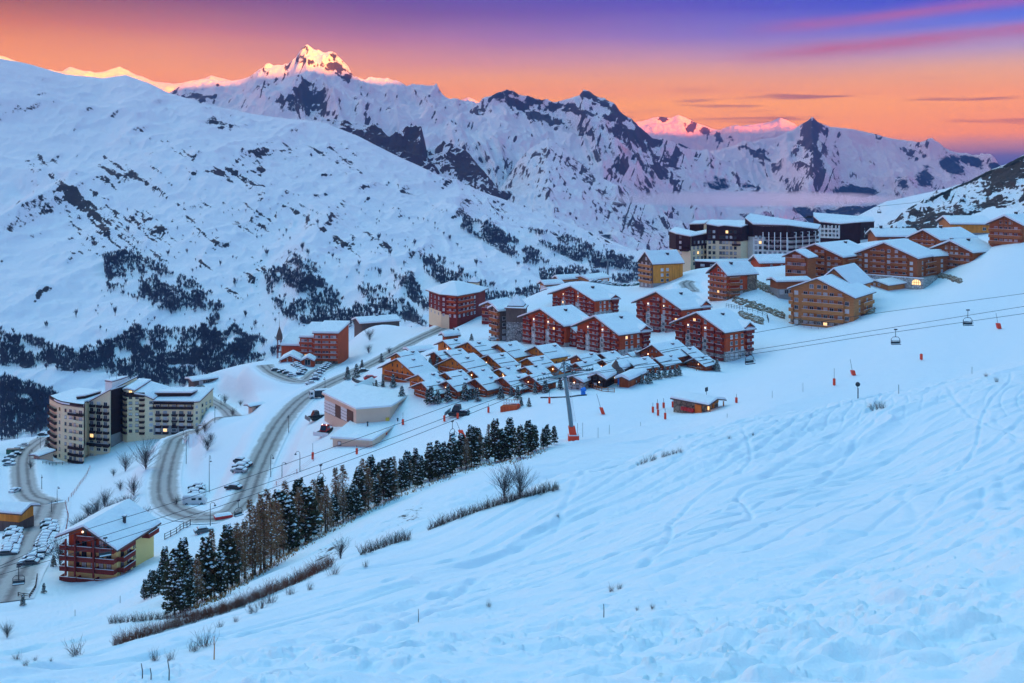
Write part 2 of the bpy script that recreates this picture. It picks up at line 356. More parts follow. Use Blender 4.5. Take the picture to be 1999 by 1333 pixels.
# ------------------------------------------------------------------ the far slopes and mountains, each lofted over its ridge and contour lines
def loft(name, lines, mat, px0, px1, dpx, rows, amp, nsc, seed, rockbias, rock_l=(), forest_l=(), drop=900, steep=(0.55, 0.88), stretch=2.4, ridge_amp=0.25, fdist=0.0, pow_=1.0, kind='structure', rockn=0.55, streak=None, fstr=0.5, spur=0.0, forest_fn=None):
    """lines: from the foot to the ridge, each a list of (px, py, depth); the far side falls away behind the ridge"""
    px = np.arange(px0, px1+dpx, dpx, dtype=float)
    ys, zs = [], []
    for Lx in lines:
        A = np.array(Lx, float)
        py = np.interp(px, A[:,0], A[:,1]); Y = np.interp(px, A[:,0], A[:,2])
        ys.append(Y); zs.append(-(py-HY)/F*Y)
    ys.append(ys[-1]*1.12); zs.append(zs[-1]-drop*0.45); ys.append(ys[-2]*1.35); zs.append(zs[-2]-drop*1.6)
    ys = np.array(ys); zs = np.array(zs); n = len(ys)
    nb = len(lines)
    t = np.concatenate([np.linspace(0, nb-1, rows), nb-1+np.linspace(0.06, 2, 20)])
    # smooth (cubic) interpolation between the lines, exact at the ridge
    def ev(A, tt):
        i = np.clip(np.floor(tt).astype(int), 0, n-2); fr = (tt-i)[:,None]
        p0 = A[np.clip(i-1,0,n-1)]; p1 = A[i]; p2 = A[i+1]; p3 = A[np.clip(i+2,0,n-1)]
        lin_ = p1*(1-fr)+p2*fr
        cub = 0.5*((2*p1)+(p2-p0)*fr+(2*p0-5*p1+4*p2-p3)*fr**2+(3*p1-p0-3*p2+p3)*fr**3)
        w = np.where(i >= nb-2, 0.15, 0.7)[:,None]
        return lin_*(1-w)+cub*w
    Y = ev(ys, t); Z = ev(zs, t)
    bell = (np.clip(t/(nb-1), 0, 1)*np.clip(1-t/(nb-1), 0, 1)*4)[:,None]**0.8
    Y = Y - spur*bell*(ridged(px[None,:]/105+t[:,None]*0.35, px[None,:]*0+seed+t[:,None]*0.25, 3, seed+3)-0.35)
    X = (px[None,:]-1000)/F*Y
    near_r = np.exp(-((t-(nb-1))/0.10)**2)[:,None]
    foot = sstep(0, 0.35, t)[:,None]
    # gullies run down the slope: noise stretched along depth
    d = ridged(X/nsc, Y/(nsc*stretch), 6, seed) - 0.42
    d2 = fbm(X/(nsc*0.35), Y/(nsc*0.35), 5, seed+50)-0.5
    damp = 1-near_r*(1-ridge_amp)
    Z = Z + (d*amp + d2*amp*0.35)*damp*foot
    V = np.stack([X, Y, Z], -1)
    dx = np.gradient(V, axis=1); dy = np.gradient(V, axis=0)
    nrm = np.cross(dx, dy); nrm /= np.linalg.norm(nrm, axis=2)[...,None]+1e-9
    nz = np.abs(nrm[...,2])
    PY = HY - Z/Y*F; PX = px[None,:]+0*Y
    st = fbm(X/(nsc*0.11), Y/(nsc*0.30)+Z/(nsc*0.2), 5, seed+9)
    rock = (1-sstep(steep[0], steep[1], nz))*(0.40 if fstr > 0 and nsc > 300 else 0.5) + rockbias + (st-0.5)*(rockn+(0.25 if nsc > 300 else 0))
    fall = ridged(PX/15+PY/42, PY/70+PX/200, 4, seed+71); fz = sstep(0.40, 0.60, fbm(PX/60, PY/34, 3, seed+77))
    rock = rock + fstr*fz*(sstep(0.42, 0.75, fall)-0.25)
    if rock_l: rock = rock + blobs(PX, PY, rock_l)*(0.85 if forest_fn else 1.15)*(0.55+0.9*fbm(PX/7, PY/5, 3, seed+88))
    if streak is not None: rock = rock + streak(X, Y, Z, PX, PY)
    forest = np.zeros(rock.shape)+(-1.0)
    if forest_l: forest = -0.35+blobs(PX, PY, forest_l)*1.35+(fbm(X/(nsc*0.16), Y/(nsc*0.3), 5, seed+31)-0.5)*0.9
    if forest_fn: forest = np.maximum(forest, forest_fn(PX, PY))
    o = grid_mesh(name, V, mat, {'rock': rock, 'forest': forest}); o['kind'] = kind
    return dict(o=o, px=px, Y=Y, Z=Z, nb=nb, rows=rows)

M_HILL = snow_terrain('snow_hillside', (0.018,0.016,0.020), (0.045,0.036,0.036), (0.060,0.062,0.082), 7.0, 2.2)
M_MOUNT = snow_terrain('snow_mountain', ROCK, ROCK2, FOREST, 42.0, 16.0)
M_CLIFF = snow_terrain('rocky_cliff', (0.035,0.031,0.036), (0.12,0.062,0.045), FOREST, 16.0, 14.0)
M_RIGHT = snow_terrain('rocky_hill', (0.028,0.026,0.032), (0.085,0.060,0.052), (0.012,0.016,0.018), 2.2, 1.6)

WOODS = [([(200,500),(250,490),(330,530),(420,580),(440,610),(420,640),(330,615),(270,590),(210,565)], 5.5), ([(0,645),(60,662),(150,690),(230,665),(265,640),(340,648),(430,645),(520,668),(550,690),(500,706),(430,735),(360,756),(290,757),(200,730),(120,725),(0,715)], 5.2),
 ([(0,735),(110,770),(140,800),(95,840),(60,856),(0,862)], 5.0), ([(515,535),(580,510),(640,560),(700,600),(770,612),(760,628),(700,638),(640,642),(560,625),(525,585)], 5.4), ([(820,500),(870,508),(930,550),(1000,572),(1050,560),(1060,580),(960,592),(880,572),(830,535)], 5.2),
 ([(905,425),(960,440),(1020,480),(1100,518),(1180,538),(1150,548),(1050,533),(960,482),(900,448)], 4.2), ([(1030,450),(1100,460),(1180,490),(1250,512),(1270,535),(1150,522),(1060,482)], 4.2), ([(690,555),(750,568),(800,600),(835,640),(780,622),(720,598)], 6.5), ([(760,530),(800,545),(860,600),(830,610),(790,575)], 6.5), ([(1050,535),(1150,545),(1250,540),(1260,550),(1150,560),(1060,556)], 5), ([(560,495),(600,505),(640,540),(600,530)], 7), ([(380,640),(460,640),(520,690),(480,700),(400,670)], 5)]
def inpoly_np(x, y, P_):
    c = np.zeros(x.shape, bool); j = len(P_)-1
    for i in range(len(P_)):
        c ^= ((P_[i][1] > y) != (P_[j][1] > y)) & (x < (P_[j][0]-P_[i][0])*(y-P_[i][1])/(P_[j][1]-P_[i][1]+1e-9)+P_[i][0]); j = i
    return c
def scrub(PX, PY):                                             # low scrub covering the ground under the far woods
    f = np.full(PX.shape, -1.0); n = fbm(PX/26, PY/15, 3, 6); wx = (fbm(PX/9, PY/9, 2, 8)-0.5)*12
    for P_, sp in WOODS: m = inpoly_np(PX+wx, PY+wx*.5, P_); f[m] = np.maximum(f[m], (0.16+(n[m]-0.36)*1.5))
    return f
def hill_streak(X, Y, Z, PX, PY):
    a = PX*0.82+PY*0.57; c = -PX*0.57+PY*0.82                    # along the strata, which dip to the right, and across them
    big = fbm(PX/95, PY/70, 4, 3); st = fbm(a/70, c/7.5, 5, 13); fine = fbm(a/9, c/3.2, 4, 17)
    zone = sstep(0.46, 0.66, big)*sstep(170, 260, PY-0.10*PX)*(1-sstep(560, 660, PY))
    return zone*(sstep(0.50, 0.70, st)*0.50 + (fine-0.5)*0.95) + (fine-0.55)*0.40*sstep(190, 300, PY)
HILL = loft('snowy_hillside', [
 [(-700,900,640),(0,905,680),(400,800,760),(700,720,840),(900,680,880),(1060,640,950),(1300,600,1300)],
 [(-700,880,820),(0,845,860),(400,745,950),(560,690,1000),(700,632,1060),(900,590,1120),(1060,562,1220),(1200,540,1420),(1320,528,1600)],
 [(-700,700,1050),(0,600,1150),(400,520,1350),(700,470,1600),(1000,480,1620),(1200,503,1720),(1320,524,1760)],
 [(-700,380,1700),(0,350,1800),(400,330,2000),(700,350,2150),(900,402,2120),(1070,446,2020),(1200,492,1880),(1320,520,1860)],
 [(-700,-60,2700),(0,114,2800),(60,126,2850),(130,146,2900),(200,153,2920),(245,146,2940),(290,162,2950),(330,182,2950),(400,203,2900),(440,212,2880),(520,226,2860),(640,240,2820),(700,264,2750),(800,316,2640),(870,348,2560),(950,377,2480),(1070,419,2320),(1150,449,2200),(1250,492,2020),(1320,519,1960)],
 ], M_HILL, -700, 1320, 2.2, 420, 44, 220, 5, -0.13,
 rock_l=[(130,370,95,14,48,0.55),(190,430,70,14,52,0.6),(70,330,70,12,35,0.42),(210,330,60,14,25,0.5),(150,410,110,40,45,0.22),(260,340,80,20,25,0.3),(420,235,80,12,25,0.4),(560,300,120,25,28,0.3),(690,325,90,12,25,0.45),(720,375,120,20,30,0.3),(620,400,160,40,30,0.24),(860,410,150,12,28,0.42),(300,415,80,25,30,0.26),(480,260,60,12,30,0.34),(760,470,120,30,30,0.26),(380,190,50,10,20,0.5),(420,470,160,40,25,0.18),(960,400,110,10,24,0.5),(40,570,60,30,20,0.35)],
 forest_l=[], drop=500, steep=(0.72,0.95), ridge_amp=0.12, rockn=0.7, streak=hill_streak, fstr=0.0, forest_fn=scrub)

CLIFF = loft('cliff_band', [
 [(560,300,3400),(700,330,3300),(850,380,3100),(1000,440,2900),(1090,470,2800)],
 [(560,270,3500),(700,285,3420),(850,340,3250),(1000,412,3050),(1090,445,2900)],
 [(560,236,3700),(620,232,3650),(665,236,3600),(700,234,3600),(745,246,3580),(760,262,3560),(785,252,3540),(822,252,3500),(834,300,3450),(850,290,3420),(866,272,3400),(900,290,3380),(930,315,3340),(950,345,3300),(975,366,3250),(1005,388,3150),(1030,402,3050),(1060,412,2960),(1090,430,2900)],
 ], M_CLIFF, 560, 1090, 1.8, 120, 70, 170, 15, 0.12, rock_l=[(750,275,60,26,20,0.5),(810,295,22,40,0,0.5),(910,330,45,30,45,0.5),(960,370,40,18,45,0.45)], drop=700, steep=(0.5,0.85), stretch=1.0, ridge_amp=0.5)

PEAK = loft('mountain_peak', [
 [(200,330,4300),(600,330,4300),(950,350,4200)],
 [(200,240,5000),(330,214,5000),(450,212,5000),(560,205,5000),(640,212,5000),(760,235,4900),(850,246,4800),(930,262,4700)],
 [(200,200,5600),(330,186,5700),(420,178,5700),(480,176,5700),(540,165,5700),(622,155,5700),(680,180,5700),(740,195,5700),(800,210,5600),(860,224,5400),(930,235,5200)],
 [(200,190,6200),(330,178,6300),(350,164,6300),(385,152,6400),(405,150,6400),(440,158,6400),(470,156,6400),(490,150,6300),(520,144,6200),(540,140,6150),(560,132,6100),(572,120,6050),(590,112,6000),(610,108,6000),(622,104,6000),(636,110,6000),(650,118,6000),(664,136,6000),(678,150,6050),(690,163,6100),(712,163,6200),(727,158,6200),(745,166,6200),(780,178,6200),(820,189,6100),(860,199,6000),(905,201,5900),(950,204,5800)],
 ], M_MOUNT, 200, 950, 1.6, 190, 210, 560, 25, -0.04, rock_l=[(590,195,30,26,-30,0.6),(623,200,12,20,0,0.7),(560,195,24,16,-40,0.4),(610,125,30,8,20,0.35),(670,145,25,8,45,0.35),(390,190,60,9,5,0.55),(525,165,30,8,-30,0.35),(610,212,40,6,10,0.5)], drop=1500, steep=(0.55,0.86), ridge_amp=0.30, spur=420)

RANGE = loft('mountain_range', [
 [(780,420,3300),(950,440,3300),(1200,520,3400),(1400,460,4200),(1500,470,4300),(1600,560,4300)],
 [(780,262,4300),(900,265,4100),(1000,330,3900),(1100,370,3900),(1200,385,4000),(1300,390,4300),(1420,402,4500),(1500,430,4500),(1600,500,4500)],
 [(780,246,4800),(880,246,4700),(930,236,4600),(1000,225,4600),(1100,235,4600),(1200,255,4600),(1290,300,4800),(1380,335,4900),(1440,362,4850),(1500,400,4700),(1600,470,4600)],
 [(780,242,5300),(870,246,5200),(905,232,5100),(920,208,5050),(945,186,5000),(965,174,5000),(990,164,5000),(1015,173,5000),(1040,180,5000),(1055,186,5000),(1068,182,5000),(1082,190,5000),(1110,186,5000),(1132,184,5000),(1140,172,5000),(1148,174,5000),(1160,182,5000),(1180,189,5000),(1198,198,5000),(1212,214,5000),(1235,228,5000),(1252,244,5050),(1275,264,5100),(1316,273,5200),(1388,300,5300),(1440,335,5200),(1490,374,5000),(1540,410,4900),(1600,450,4800)],
 ], M_MOUNT, 780, 1600, 1.6, 240, 200, 480, 36, 0.0, rock_l=[(925,225,24,12,-30,0.6),(1010,205,50,10,20,0.4),(1060,230,70,9,20,0.5),(1150,185,16,9,0,0.6),(1190,210,50,9,30,0.5),(1240,262,50,11,15,0.6),(1120,215,100,8,12,0.4),(1300,330,50,25,40,0.28)],
 forest_l=[(1400,360,40,26,0,0.75),(1470,362,50,18,0,0.8),(1340,285,50,8,20,0.6),(1230,365,40,8,25,0.6),(1400,310,50,8,30,0.4)], drop=1400, steep=(0.55,0.86), ridge_amp=0.35, spur=420)

SPUR = loft('mountain_spur', [
 [(930,540,2300),(1100,560,2300),(1250,570,2400),(1420,560,2900)],
 [(930,450,2700),(1070,430,2750),(1200,470,2800),(1300,510,2900),(1420,520,3200)],
 [(930,405,3200),(1000,360,3250),(1070,330,3300),(1150,370,3300),(1250,430,3300),(1330,480,3300),(1420,505,3400)],
 [(930,398,3700),(975,360,3800),(1010,318,3900),(1040,287,3950),(1058,272,4000),(1070,266,4000),(1085,272,4000),(1110,292,3950),(1140,318,3900),(1170,342,3850),(1200,362,3800),(1250,398,3700),(1300,428,3650),(1350,462,3600),(1420,500,3600)],
 ], M_MOUNT, 930, 1420, 1.7, 170, 85, 230, 47, 0.10, rock_l=[(1060,300,30,18,-50,0.35),(1150,350,70,16,40,0.30),(1230,430,70,26,40,0.3)],
 forest_l=[(1200,470,90,30,25,0.55),(1290,450,60,30,40,0.5),(1330,470,50,30,40,0.65),(1060,450,60,20,20,0.5)], drop=600, steep=(0.55,0.88), stretch=3.5, ridge_amp=0.4)

HORN = loft('mountain_horn', [
 [(1200,470,4400),(1500,470,4400),(1700,450,4700),(2050,420,5600)],
 [(1200,412,5300),(1400,415,5300),(1600,412,5400),(1800,405,5600),(2050,370,6000)],
 [(1200,370,6000),(1400,360,6000),(1500,345,6250),(1548,338,6150),(1588,318,5650),(1640,336,6100),(1700,335,6200),(1800,345,6200),(1900,345,6400),(2050,345,6600)],
 [(1200,330,6900),(1300,318,6900),(1380,300,6900),(1430,287,6900),(1480,274,6900),(1520,262,6900),(1545,250,6950),(1562,238,7000),(1576,230,6900),(1586,223,6850),(1596,231,6900),(1620,241,7000),(1650,244,7000),(1700,255,7000),(1740,266,7000),(1780,279,7000),(1820,287,7000),(1850,293,7000),(1890,299,7000),(1920,308,7000),(1950,320,7000),(2050,345,7000)],
 ], M_MOUNT, 1200, 2050, 1.6, 210, 210, 500, 58, 0.0, rock_l=[(1583,265,24,36,10,0.6),(1600,300,18,30,20,0.45),(1560,280,18,20,0,0.4),(1780,300,70,12,25,0.35),(1480,300,30,14,30,0.45)],
 forest_l=[(1680,372,60,14,0,1.0),(1760,355,26,20,40,0.85),(1810,345,30,26,45,0.9),(1860,325,40,20,35,1.0),(1900,315,40,14,25,1.0),(1940,325,30,10,20,1.0),(1500,420,200,14,0,1.0),(1700,410,200,14,0,0.9),(1450,430,200,20,0,1.0),(1360,420,60,30,0,1.0),(1600,430,220,22,0,0.95)], drop=1500, steep=(0.55,0.86), ridge_amp=0.25, spur=380)

LEFTFAR = loft('far_ridge', [
 [(-300,240,9300),(500,240,9300)],
 [(-300,60,10400),(-60,92,10400),(0,108,10400),(40,120,10400),(80,130,10400),(122,138,10400),(135,132,10400),(155,136,10400),(185,140,10400),(205,137,10400),(218,131,10400),(234,126,10400),(250,134,10400),(268,145,10400),(300,157,10400),(340,163,10400),(400,152,10400),(412,148,10400),(425,151,10400),(440,155,10400),(500,175,10400)]], M_MOUNT, -300, 500, 2.0, 70, 150, 700, 65, -0.12, drop=1500, ridge_amp=0.4)
MIDFAR = loft('far_ridge', [[(820,260,9500),(960,260,9500)],[(820,204,10500),(862,194,10500),(880,193,10500),(898,197,10500),(915,190,10500),(924,194,10500),(960,215,10500)]], M_MOUNT, 820, 960, 2.0, 40, 80, 500, 75, -0.1, drop=1200, ridge_amp=0.4)
RIGHTFAR = loft('far_ridge', [
 [(1150,340,9000),(1700,340,9000)],
 [(1150,290,9600),(1300,268,9600),(1400,280,9600),(1500,272,9600),(1700,295,9600)],
 [(1150,262,10200),(1230,238,10200),(1256,231,10200),(1275,226,10200),(1295,225,10200),(1310,226,10200),(1325,221,10200),(1345,230,10200),(1362,238,10200),(1385,246,10200),(1405,254,10200),(1430,247,10200),(1455,244,10200),(1485,241,10200),(1505,238,10200),(1525,231,10200),(1545,240,10200),(1565,250,10200),(1700,285,10200)]], M_MOUNT, 1150, 1700, 1.8, 110, 160, 620, 85, 0.0, rock_l=[(1298,233,12,8,0,0.7),(1348,250,18,10,30,0.5),(1400,268,30,10,20,0.4)], drop=1500, ridge_amp=0.4)

RIGHT = loft('rocky_hill', [
 [(1640,560,520),(2000,560,500),(2600,560,480)],
 [(1640,480,620),(1760,465,600),(1850,448,590),(1950,435,570),(2100,400,540),(2600,330,500)],
 [(1640,470,700),(1740,445,680),(1800,425,660),(1880,395,640),(1999,370,620),(2100,340,600),(2600,240,560)],
 [(1640,462,760),(1700,446,750),(1740,428,740),(1770,408,730),(1800,392,720),(1850,371,710),(1900,347,700),(1950,324,690),(1999,304,680),(2100,270,670),(2600,120,640)],
 ], M_RIGHT, 1640, 2600, 1.6, 170, 13, 46, 95, 0.18, rock_l=[(1850,425,60,14,0,0.5),(1960,345,60,20,-25,0.4),(1930,400,60,14,-20,0.3),(1800,440,40,8,-15,0.5)],
 forest_l=[(1850,374,70,5,-25,0.95),(1920,342,60,6,-25,0.95),(1980,316,50,6,-25,1.0),(1780,405,30,5,-30,0.9)], drop=120, steep=(0.62,0.95), stretch=1.6, ridge_amp=0.4)
PISTE = loft('piste_slope', [
 [(1560,520,800),(1760,480,800),(2000,440,800)],[(1560,468,880),(1640,450,880),(1700,438,900),(1800,400,920),(2000,330,940)],
 [(1560,462,980),(1640,440,1000),(1690,412,1020),(1730,392,1040),(1800,378,1060),(1860,366,1080),(2000,330,1100)]], M_HILL, 1560, 2000, 2.4, 60, 8, 120, 105, -0.3, drop=160, ridge_amp=0.2)

# unseen range added behind the camera, shaped to put the whole valley in shadow
def shadow_range():
    n = Vector((-SUN_DIR.y, SUN_DIR.x, 0)); c = SUN_DIR*3500
    s = np.linspace(-16000, 16000, 500); prof = np.array([-2000,-1400,-800,-350,0,500,1400,2600.0])
    hgt = np.array([-0.25,0.12,0.45,0.78,1.0,0.8,0.4,-0.3])
    H = SHADOW_H + (fbm(s/900, s*0+3, 5, 9)-0.5)*240
    V = np.empty((len(prof), len(s), 3))
    for i, (q, h) in enumerate(zip(prof, hgt)):
        V[i,:,0] = c.x+n.x*s+SUN_DIR.x*q; V[i,:,1] = c.y+n.y*s+SUN_DIR.y*q; V[i,:,2] = H*h+(fbm(s/400, s*0+q/400, 4, 4)-0.5)*(120 if h < 1 else 0)
    k = V.reshape(-1,3); 
    o = grid_mesh('mountain_range', V, M_MOUNT, {'rock': np.zeros(V.shape[:2]), 'forest': np.zeros(V.shape[:2])-1}); o['kind'] = 'structure'  # added shadow caster, not part of the visible range
SHADOW_H = 1232
shadow_range()
# ------------------------------------------------------------------ builders
def wood(name, c1, c2, plank=0.35, vertical=True):
    m, g, b = mat_new(name); co = obj_co(g)
    n = g.noise(g.mapping(co, scale=(1/plank, 1/plank, 0.12/plank) if vertical else (0.10/plank, 0.10/plank, 1/plank)), 1.0, 3, 0.6)
    n2 = g.noise(co, 0.25, 3, 0.5)
    f = g.m('ADD', g.m('MULTIPLY', n, 0.8), g.m('MULTIPLY', n2, 0.35))
    g.nt.links.new(g.ramp(f, [(0.30, c1), (0.72, c2)]), b.inputs['Base Color']); b.inputs['Roughness'].default_value = 0.8
    b.inputs['Specular IOR Level'].default_value = 0.2
    return m
def plain(name, c, rough=0.7, var=0.12, scale=0.8, metal=0.0):
    m, g, b = mat_new(name)
    n = g.noise(obj_co(g), scale, 5, 0.6)
    g.nt.links.new(g.mix(n, [v*(1-var) for v in c], [min(1, v*(1+var)) for v in c]), b.inputs['Base Color'])
    b.inputs['Roughness'].default_value = rough; b.inputs['Metallic'].default_value = metal
    return m
def stone(name, c1, c2, scale):
    m, g, b = mat_new(name); co = obj_co(g)
    v = g.n('ShaderNodeTexVoronoi'); v.inputs['Scale'].default_value = scale; g.nt.links.new(co, v.inputs['Vector'])
    e = g.n('ShaderNodeTexVoronoi', feature='DISTANCE_TO_EDGE'); e.inputs['Scale'].default_value = scale; g.nt.links.new(co, e.inputs['Vector'])
    bw = g.n('ShaderNodeRGBToBW'); g.nt.links.new(v.outputs['Color'], bw.inputs[0])
    c = g.mix(bw.outputs[0], c1, c2); c = g.mix(g.ramp(e.outputs['Distance'], [(0.0, 1.0), (0.10, 0.0)]), c, [q*0.3 for q in c1])
    g.nt.links.new(c, b.inputs['Base Color']); b.inputs['Roughness'].default_value = 0.9
    return m
def glass_mat(name):
    m, g, b = mat_new(name); r = g.n('ShaderNodeObjectInfo').outputs['Random']
    c = g.ramp(r, [(0.0, (0.02,0.025,0.03)), (0.34, (0.03,0.035,0.045)), (0.42, (0.16,0.18,0.20)), (0.62, (0.45,0.47,0.50)), (0.84, (0.72,0.70,0.68)), (1.0, (0.40,0.40,0.42))])
    g.nt.links.new(c, b.inputs['Base Color']); b.inputs['Roughness'].default_value = 0.12
    return m
def glow(name, c, e):
    m, g, b = mat_new(name); b.inputs['Base Color'].default_value = (*c, 1)
    b.inputs['Emission Color'].default_value = (*c, 1); b.inputs['Emission Strength'].default_value = e; return m
def snow_mat(name, bs=0.9, d=0.22):
    m, g, b = mat_new(name); co = obj_co(g)
    g.nt.links.new(g.mix(g.noise(co, 0.6, 5, 0.6), (0.80,0.82,0.85), (0.88,0.90,0.92)), b.inputs['Base Color'])
    b.inputs['Roughness'].default_value = 0.75; b.inputs['Specular IOR Level'].default_value = 0.15
    bump(g, b, g.m('ADD', g.noise(co, bs, 5, 0.6), g.m('MULTIPLY', g.noise(co, 0.28, 3, 0.5), 3.0)), d); return m
MT = dict(
 red=wood('red_timber', (0.34,0.046,0.020), (0.60,0.110,0.036)), red_dark=wood('dark_red_timber', (0.12,0.018,0.016), (0.26,0.040,0.030), vertical=False),
 orange=wood('orange_timber', (0.52,0.17,0.022), (0.85,0.34,0.06), 0.9), brown=wood('brown_timber', (0.26,0.075,0.030), (0.46,0.15,0.055), vertical=False),
 tan=wood('tan_timber', (0.36,0.14,0.05), (0.60,0.25,0.09), vertical=False), dark=wood('dark_timber', (0.018,0.010,0.010), (0.045,0.022,0.020)),
 maroon=wood('maroon_cladding', (0.026,0.010,0.012), (0.055,0.020,0.022), 0.5), chalet=wood('honey_timber', (0.40,0.11,0.020), (0.82,0.29,0.06), 0.5), chalet2=wood('chestnut_timber', (0.22,0.045,0.020), (0.50,0.12,0.04), 0.5),
 greywood=wood('weathered_timber', (0.085,0.062,0.055), (0.16,0.12,0.10)),
 cream=plain('cream_render', (0.82, 0.66, 0.42), 0.85, 0.06, 0.3), white=plain('white_render', (0.80, 0.77, 0.74), 0.85, 0.05, 0.3), beige=plain('beige_render', (0.74, 0.54, 0.40), 0.85, 0.06, 0.3),
 yellow=plain('yellow_render', (0.80, 0.58, 0.22), 0.85, 0.06, 0.3), concrete=plain('grey_concrete', (0.30,0.29,0.28), 0.9, 0.15, 0.5),
 stone=stone('rubble_stone', (0.16,0.15,0.145), (0.46,0.44,0.42), 1.1), stone_tan=stone('tan_stone', (0.18,0.13,0.09), (0.44,0.34,0.24), 1.0), pale_stone=stone('pale_stone', (0.40,0.37,0.34), (0.62,0.58,0.54), 0.9),
 snow=snow_mat('roof_snow'), glass=glass_mat('window_glass'), fr_white=plain('white_frame', (0.70,0.70,0.70), 0.5, 0.04), fr_brown=plain('brown_frame', (0.10,0.045,0.03), 0.6, 0.1),
 fascia=plain('fascia_board', (0.12,0.065,0.055), 0.7, 0.15), metal=plain('galvanised_steel', (0.16,0.24,0.27), 0.45, 0.12, 0.8, 0.4), black=plain('black_rubber', (0.015,0.015,0.017), 0.7, 0.1), dkmetal=plain('dark_steel', (0.03,0.04,0.05), 0.5, 0.1, 1, 0.3),
 signal=plain('signal_orange', (0.85,0.055,0.012), 0.55, 0.08, 1.5), redpaint=plain('red_paint', (0.55,0.02,0.02), 0.5, 0.1), blue=plain('blue_fabric', (0.03,0.22,0.70), 0.7, 0.1), yel=plain('yellow_paint', (0.70,0.50,0.05), 0.5, 0.1), hi_orange=plain('orange_board', (0.80,0.16,0.01), 0.6, 0.05),
 lamp=glow('lamp_glow', (1.0,0.72,0.45), 1.1), lampw=glow('pale_lamp_glow', (1.0,0.85,0.72), 0.55), litwin=glow('lit_window', (1.0,0.60,0.25), 0.28), stack=plain('brick_chimney', (0.05,0.045,0.05), 0.9, 0.2),
)
class MB:
    """collects faces with material slots; build() links them as one mesh object"""
    def __init__(s): s.v = []; s.f = []; s.m = []
    def poly(s, pts, mi=0):
        b = len(s.v); s.v += [tuple(p) for p in pts]; s.f.append(tuple(range(b, b+len(pts)))); s.m.append(mi)
    def hexa(s, p, mi=0):                      # 8 corners: bottom ring, top ring
        b = len(s.v); s.v += [tuple(q) for q in p]
        for q in ((0,3,2,1),(4,5,6,7),(0,1,5,4),(1,2,6,5),(2,3,7,6),(3,0,4,7)): s.f.append(tuple(b+i for i in q)); s.m.append(mi)
    def box(s, x0, x1, y0, y1, z0, z1, mi=0):
        s.hexa([(x0,y0,z0),(x1,y0,z0),(x1,y1,z0),(x0,y1,z0),(x0,y0,z1),(x1,y0,z1),(x1,y1,z1),(x0,y1,z1)], mi)
    def ext(s, prof, a0, a1, axis='y', mi=0):  # profile in (across, z), extruded along an axis
        n = len(prof); b = len(s.v)
        for a in (a0, a1):
            for (q, z) in prof: s.v.append((q, a, z) if axis == 'y' else (a, q, z))
        s.f.append(tuple(b+i for i in range(n))); s.f.append(tuple(b+n+i for i in reversed(range(n)))); s.m += [mi, mi]
        for i in range(n):
            j = (i+1) % n; s.f.append((b+i, b+n+i, b+n+j, b+j)); s.m.append(mi)
    def tube(s, pts, r, n=6, mi=0, r1=None):
        pts = [Vector(p) for p in pts]; b = len(s.v); K = len(pts)
        for i, p in enumerate(pts):
            d = (pts[min(i+1,K-1)]-pts[max(i-1,0)]).normalized()
            u = d.cross(Vector((0,0,1)) if abs(d.z) < 0.9 else Vector((1,0,0))).normalized(); w = d.cross(u)
            rr = r if r1 is None else r+(r1-r)*i/(K-1)
            for k in range(n):
                a = 2*math.pi*k/n; s.v.append(tuple(p+u*(rr*math.cos(a))+w*(rr*math.sin(a))))
        for i in range(K-1):
            for k in range(n):
                k2 = (k+1) % n; s.f.append((b+i*n+k, b+i*n+k2, b+(i+1)*n+k2, b+(i+1)*n+k)); s.m.append(mi)
        s.f.append(tuple(b+k for k in reversed(range(n)))); s.f.append(tuple(b+(K-1)*n+k for k in range(n))); s.m += [mi, mi]
    def cone(s, c, r, h, n=8, mi=0, r1=0.0):
        b = len(s.v)
        for k in range(n): a = 2*math.pi*(k+.5)/n; s.v.append((c[0]+r*math.cos(a), c[1]+r*math.sin(a), c[2]))
        if r1 > 0:
            for k in range(n): a = 2*math.pi*(k+.5)/n; s.v.append((c[0]+r1*math.cos(a), c[1]+r1*math.sin(a), c[2]+h))
            for k in range(n): k2 = (k+1) % n; s.f.append((b+k, b+k2, b+n+k2, b+n+k)); s.m.append(mi)
            s.f.append(tuple(b+n+k for k in range(n))); s.m.append(mi)
        else:
            s.v.append((c[0], c[1], c[2]+h))
            for k in range(n): s.f.append((b+k, b+(k+1) % n, b+n)); s.m.append(mi)
        s.f.append(tuple(b+k for k in reversed(range(n)))); s.m.append(mi)
    def mesh(s, name, mats):
        me = bpy.data.meshes.new(name); me.from_pydata(s.v, [], s.f)
        for q in mats: me.materials.append(MT[q] if isinstance(q, str) else q)
        if len(mats) > 1: me.polygons.foreach_set('material_index', s.m)
        me.update(); return me
    def build(s, name, mats, parent=None, loc=None, rz=0.0):
        return put(name, s.mesh(name, mats), parent, loc, rz)
def put(name, me, parent=None, loc=None, rz=0.0):
    o = bpy.data.objects.new(name, me); COL.objects.link(o)
    if loc is not None: o.location = loc
    if rz: o.rotation_euler[2] = rz
    if parent is not None: o.parent = parent
    return o
def tag(o, label, cat, group=None):
    o['label'] = label; o['category'] = cat
    if group: o['group'] = group
    return o
def thing(name, label, cat, loc=(0,0,0), rz=0.0, group=None):
    o = bpy.data.objects.new(name, None); COL.objects.link(o); o.location = loc; o.rotation_euler[2] = rz
    o.empty_display_size = 0.5
    return tag(o, label, cat, group)
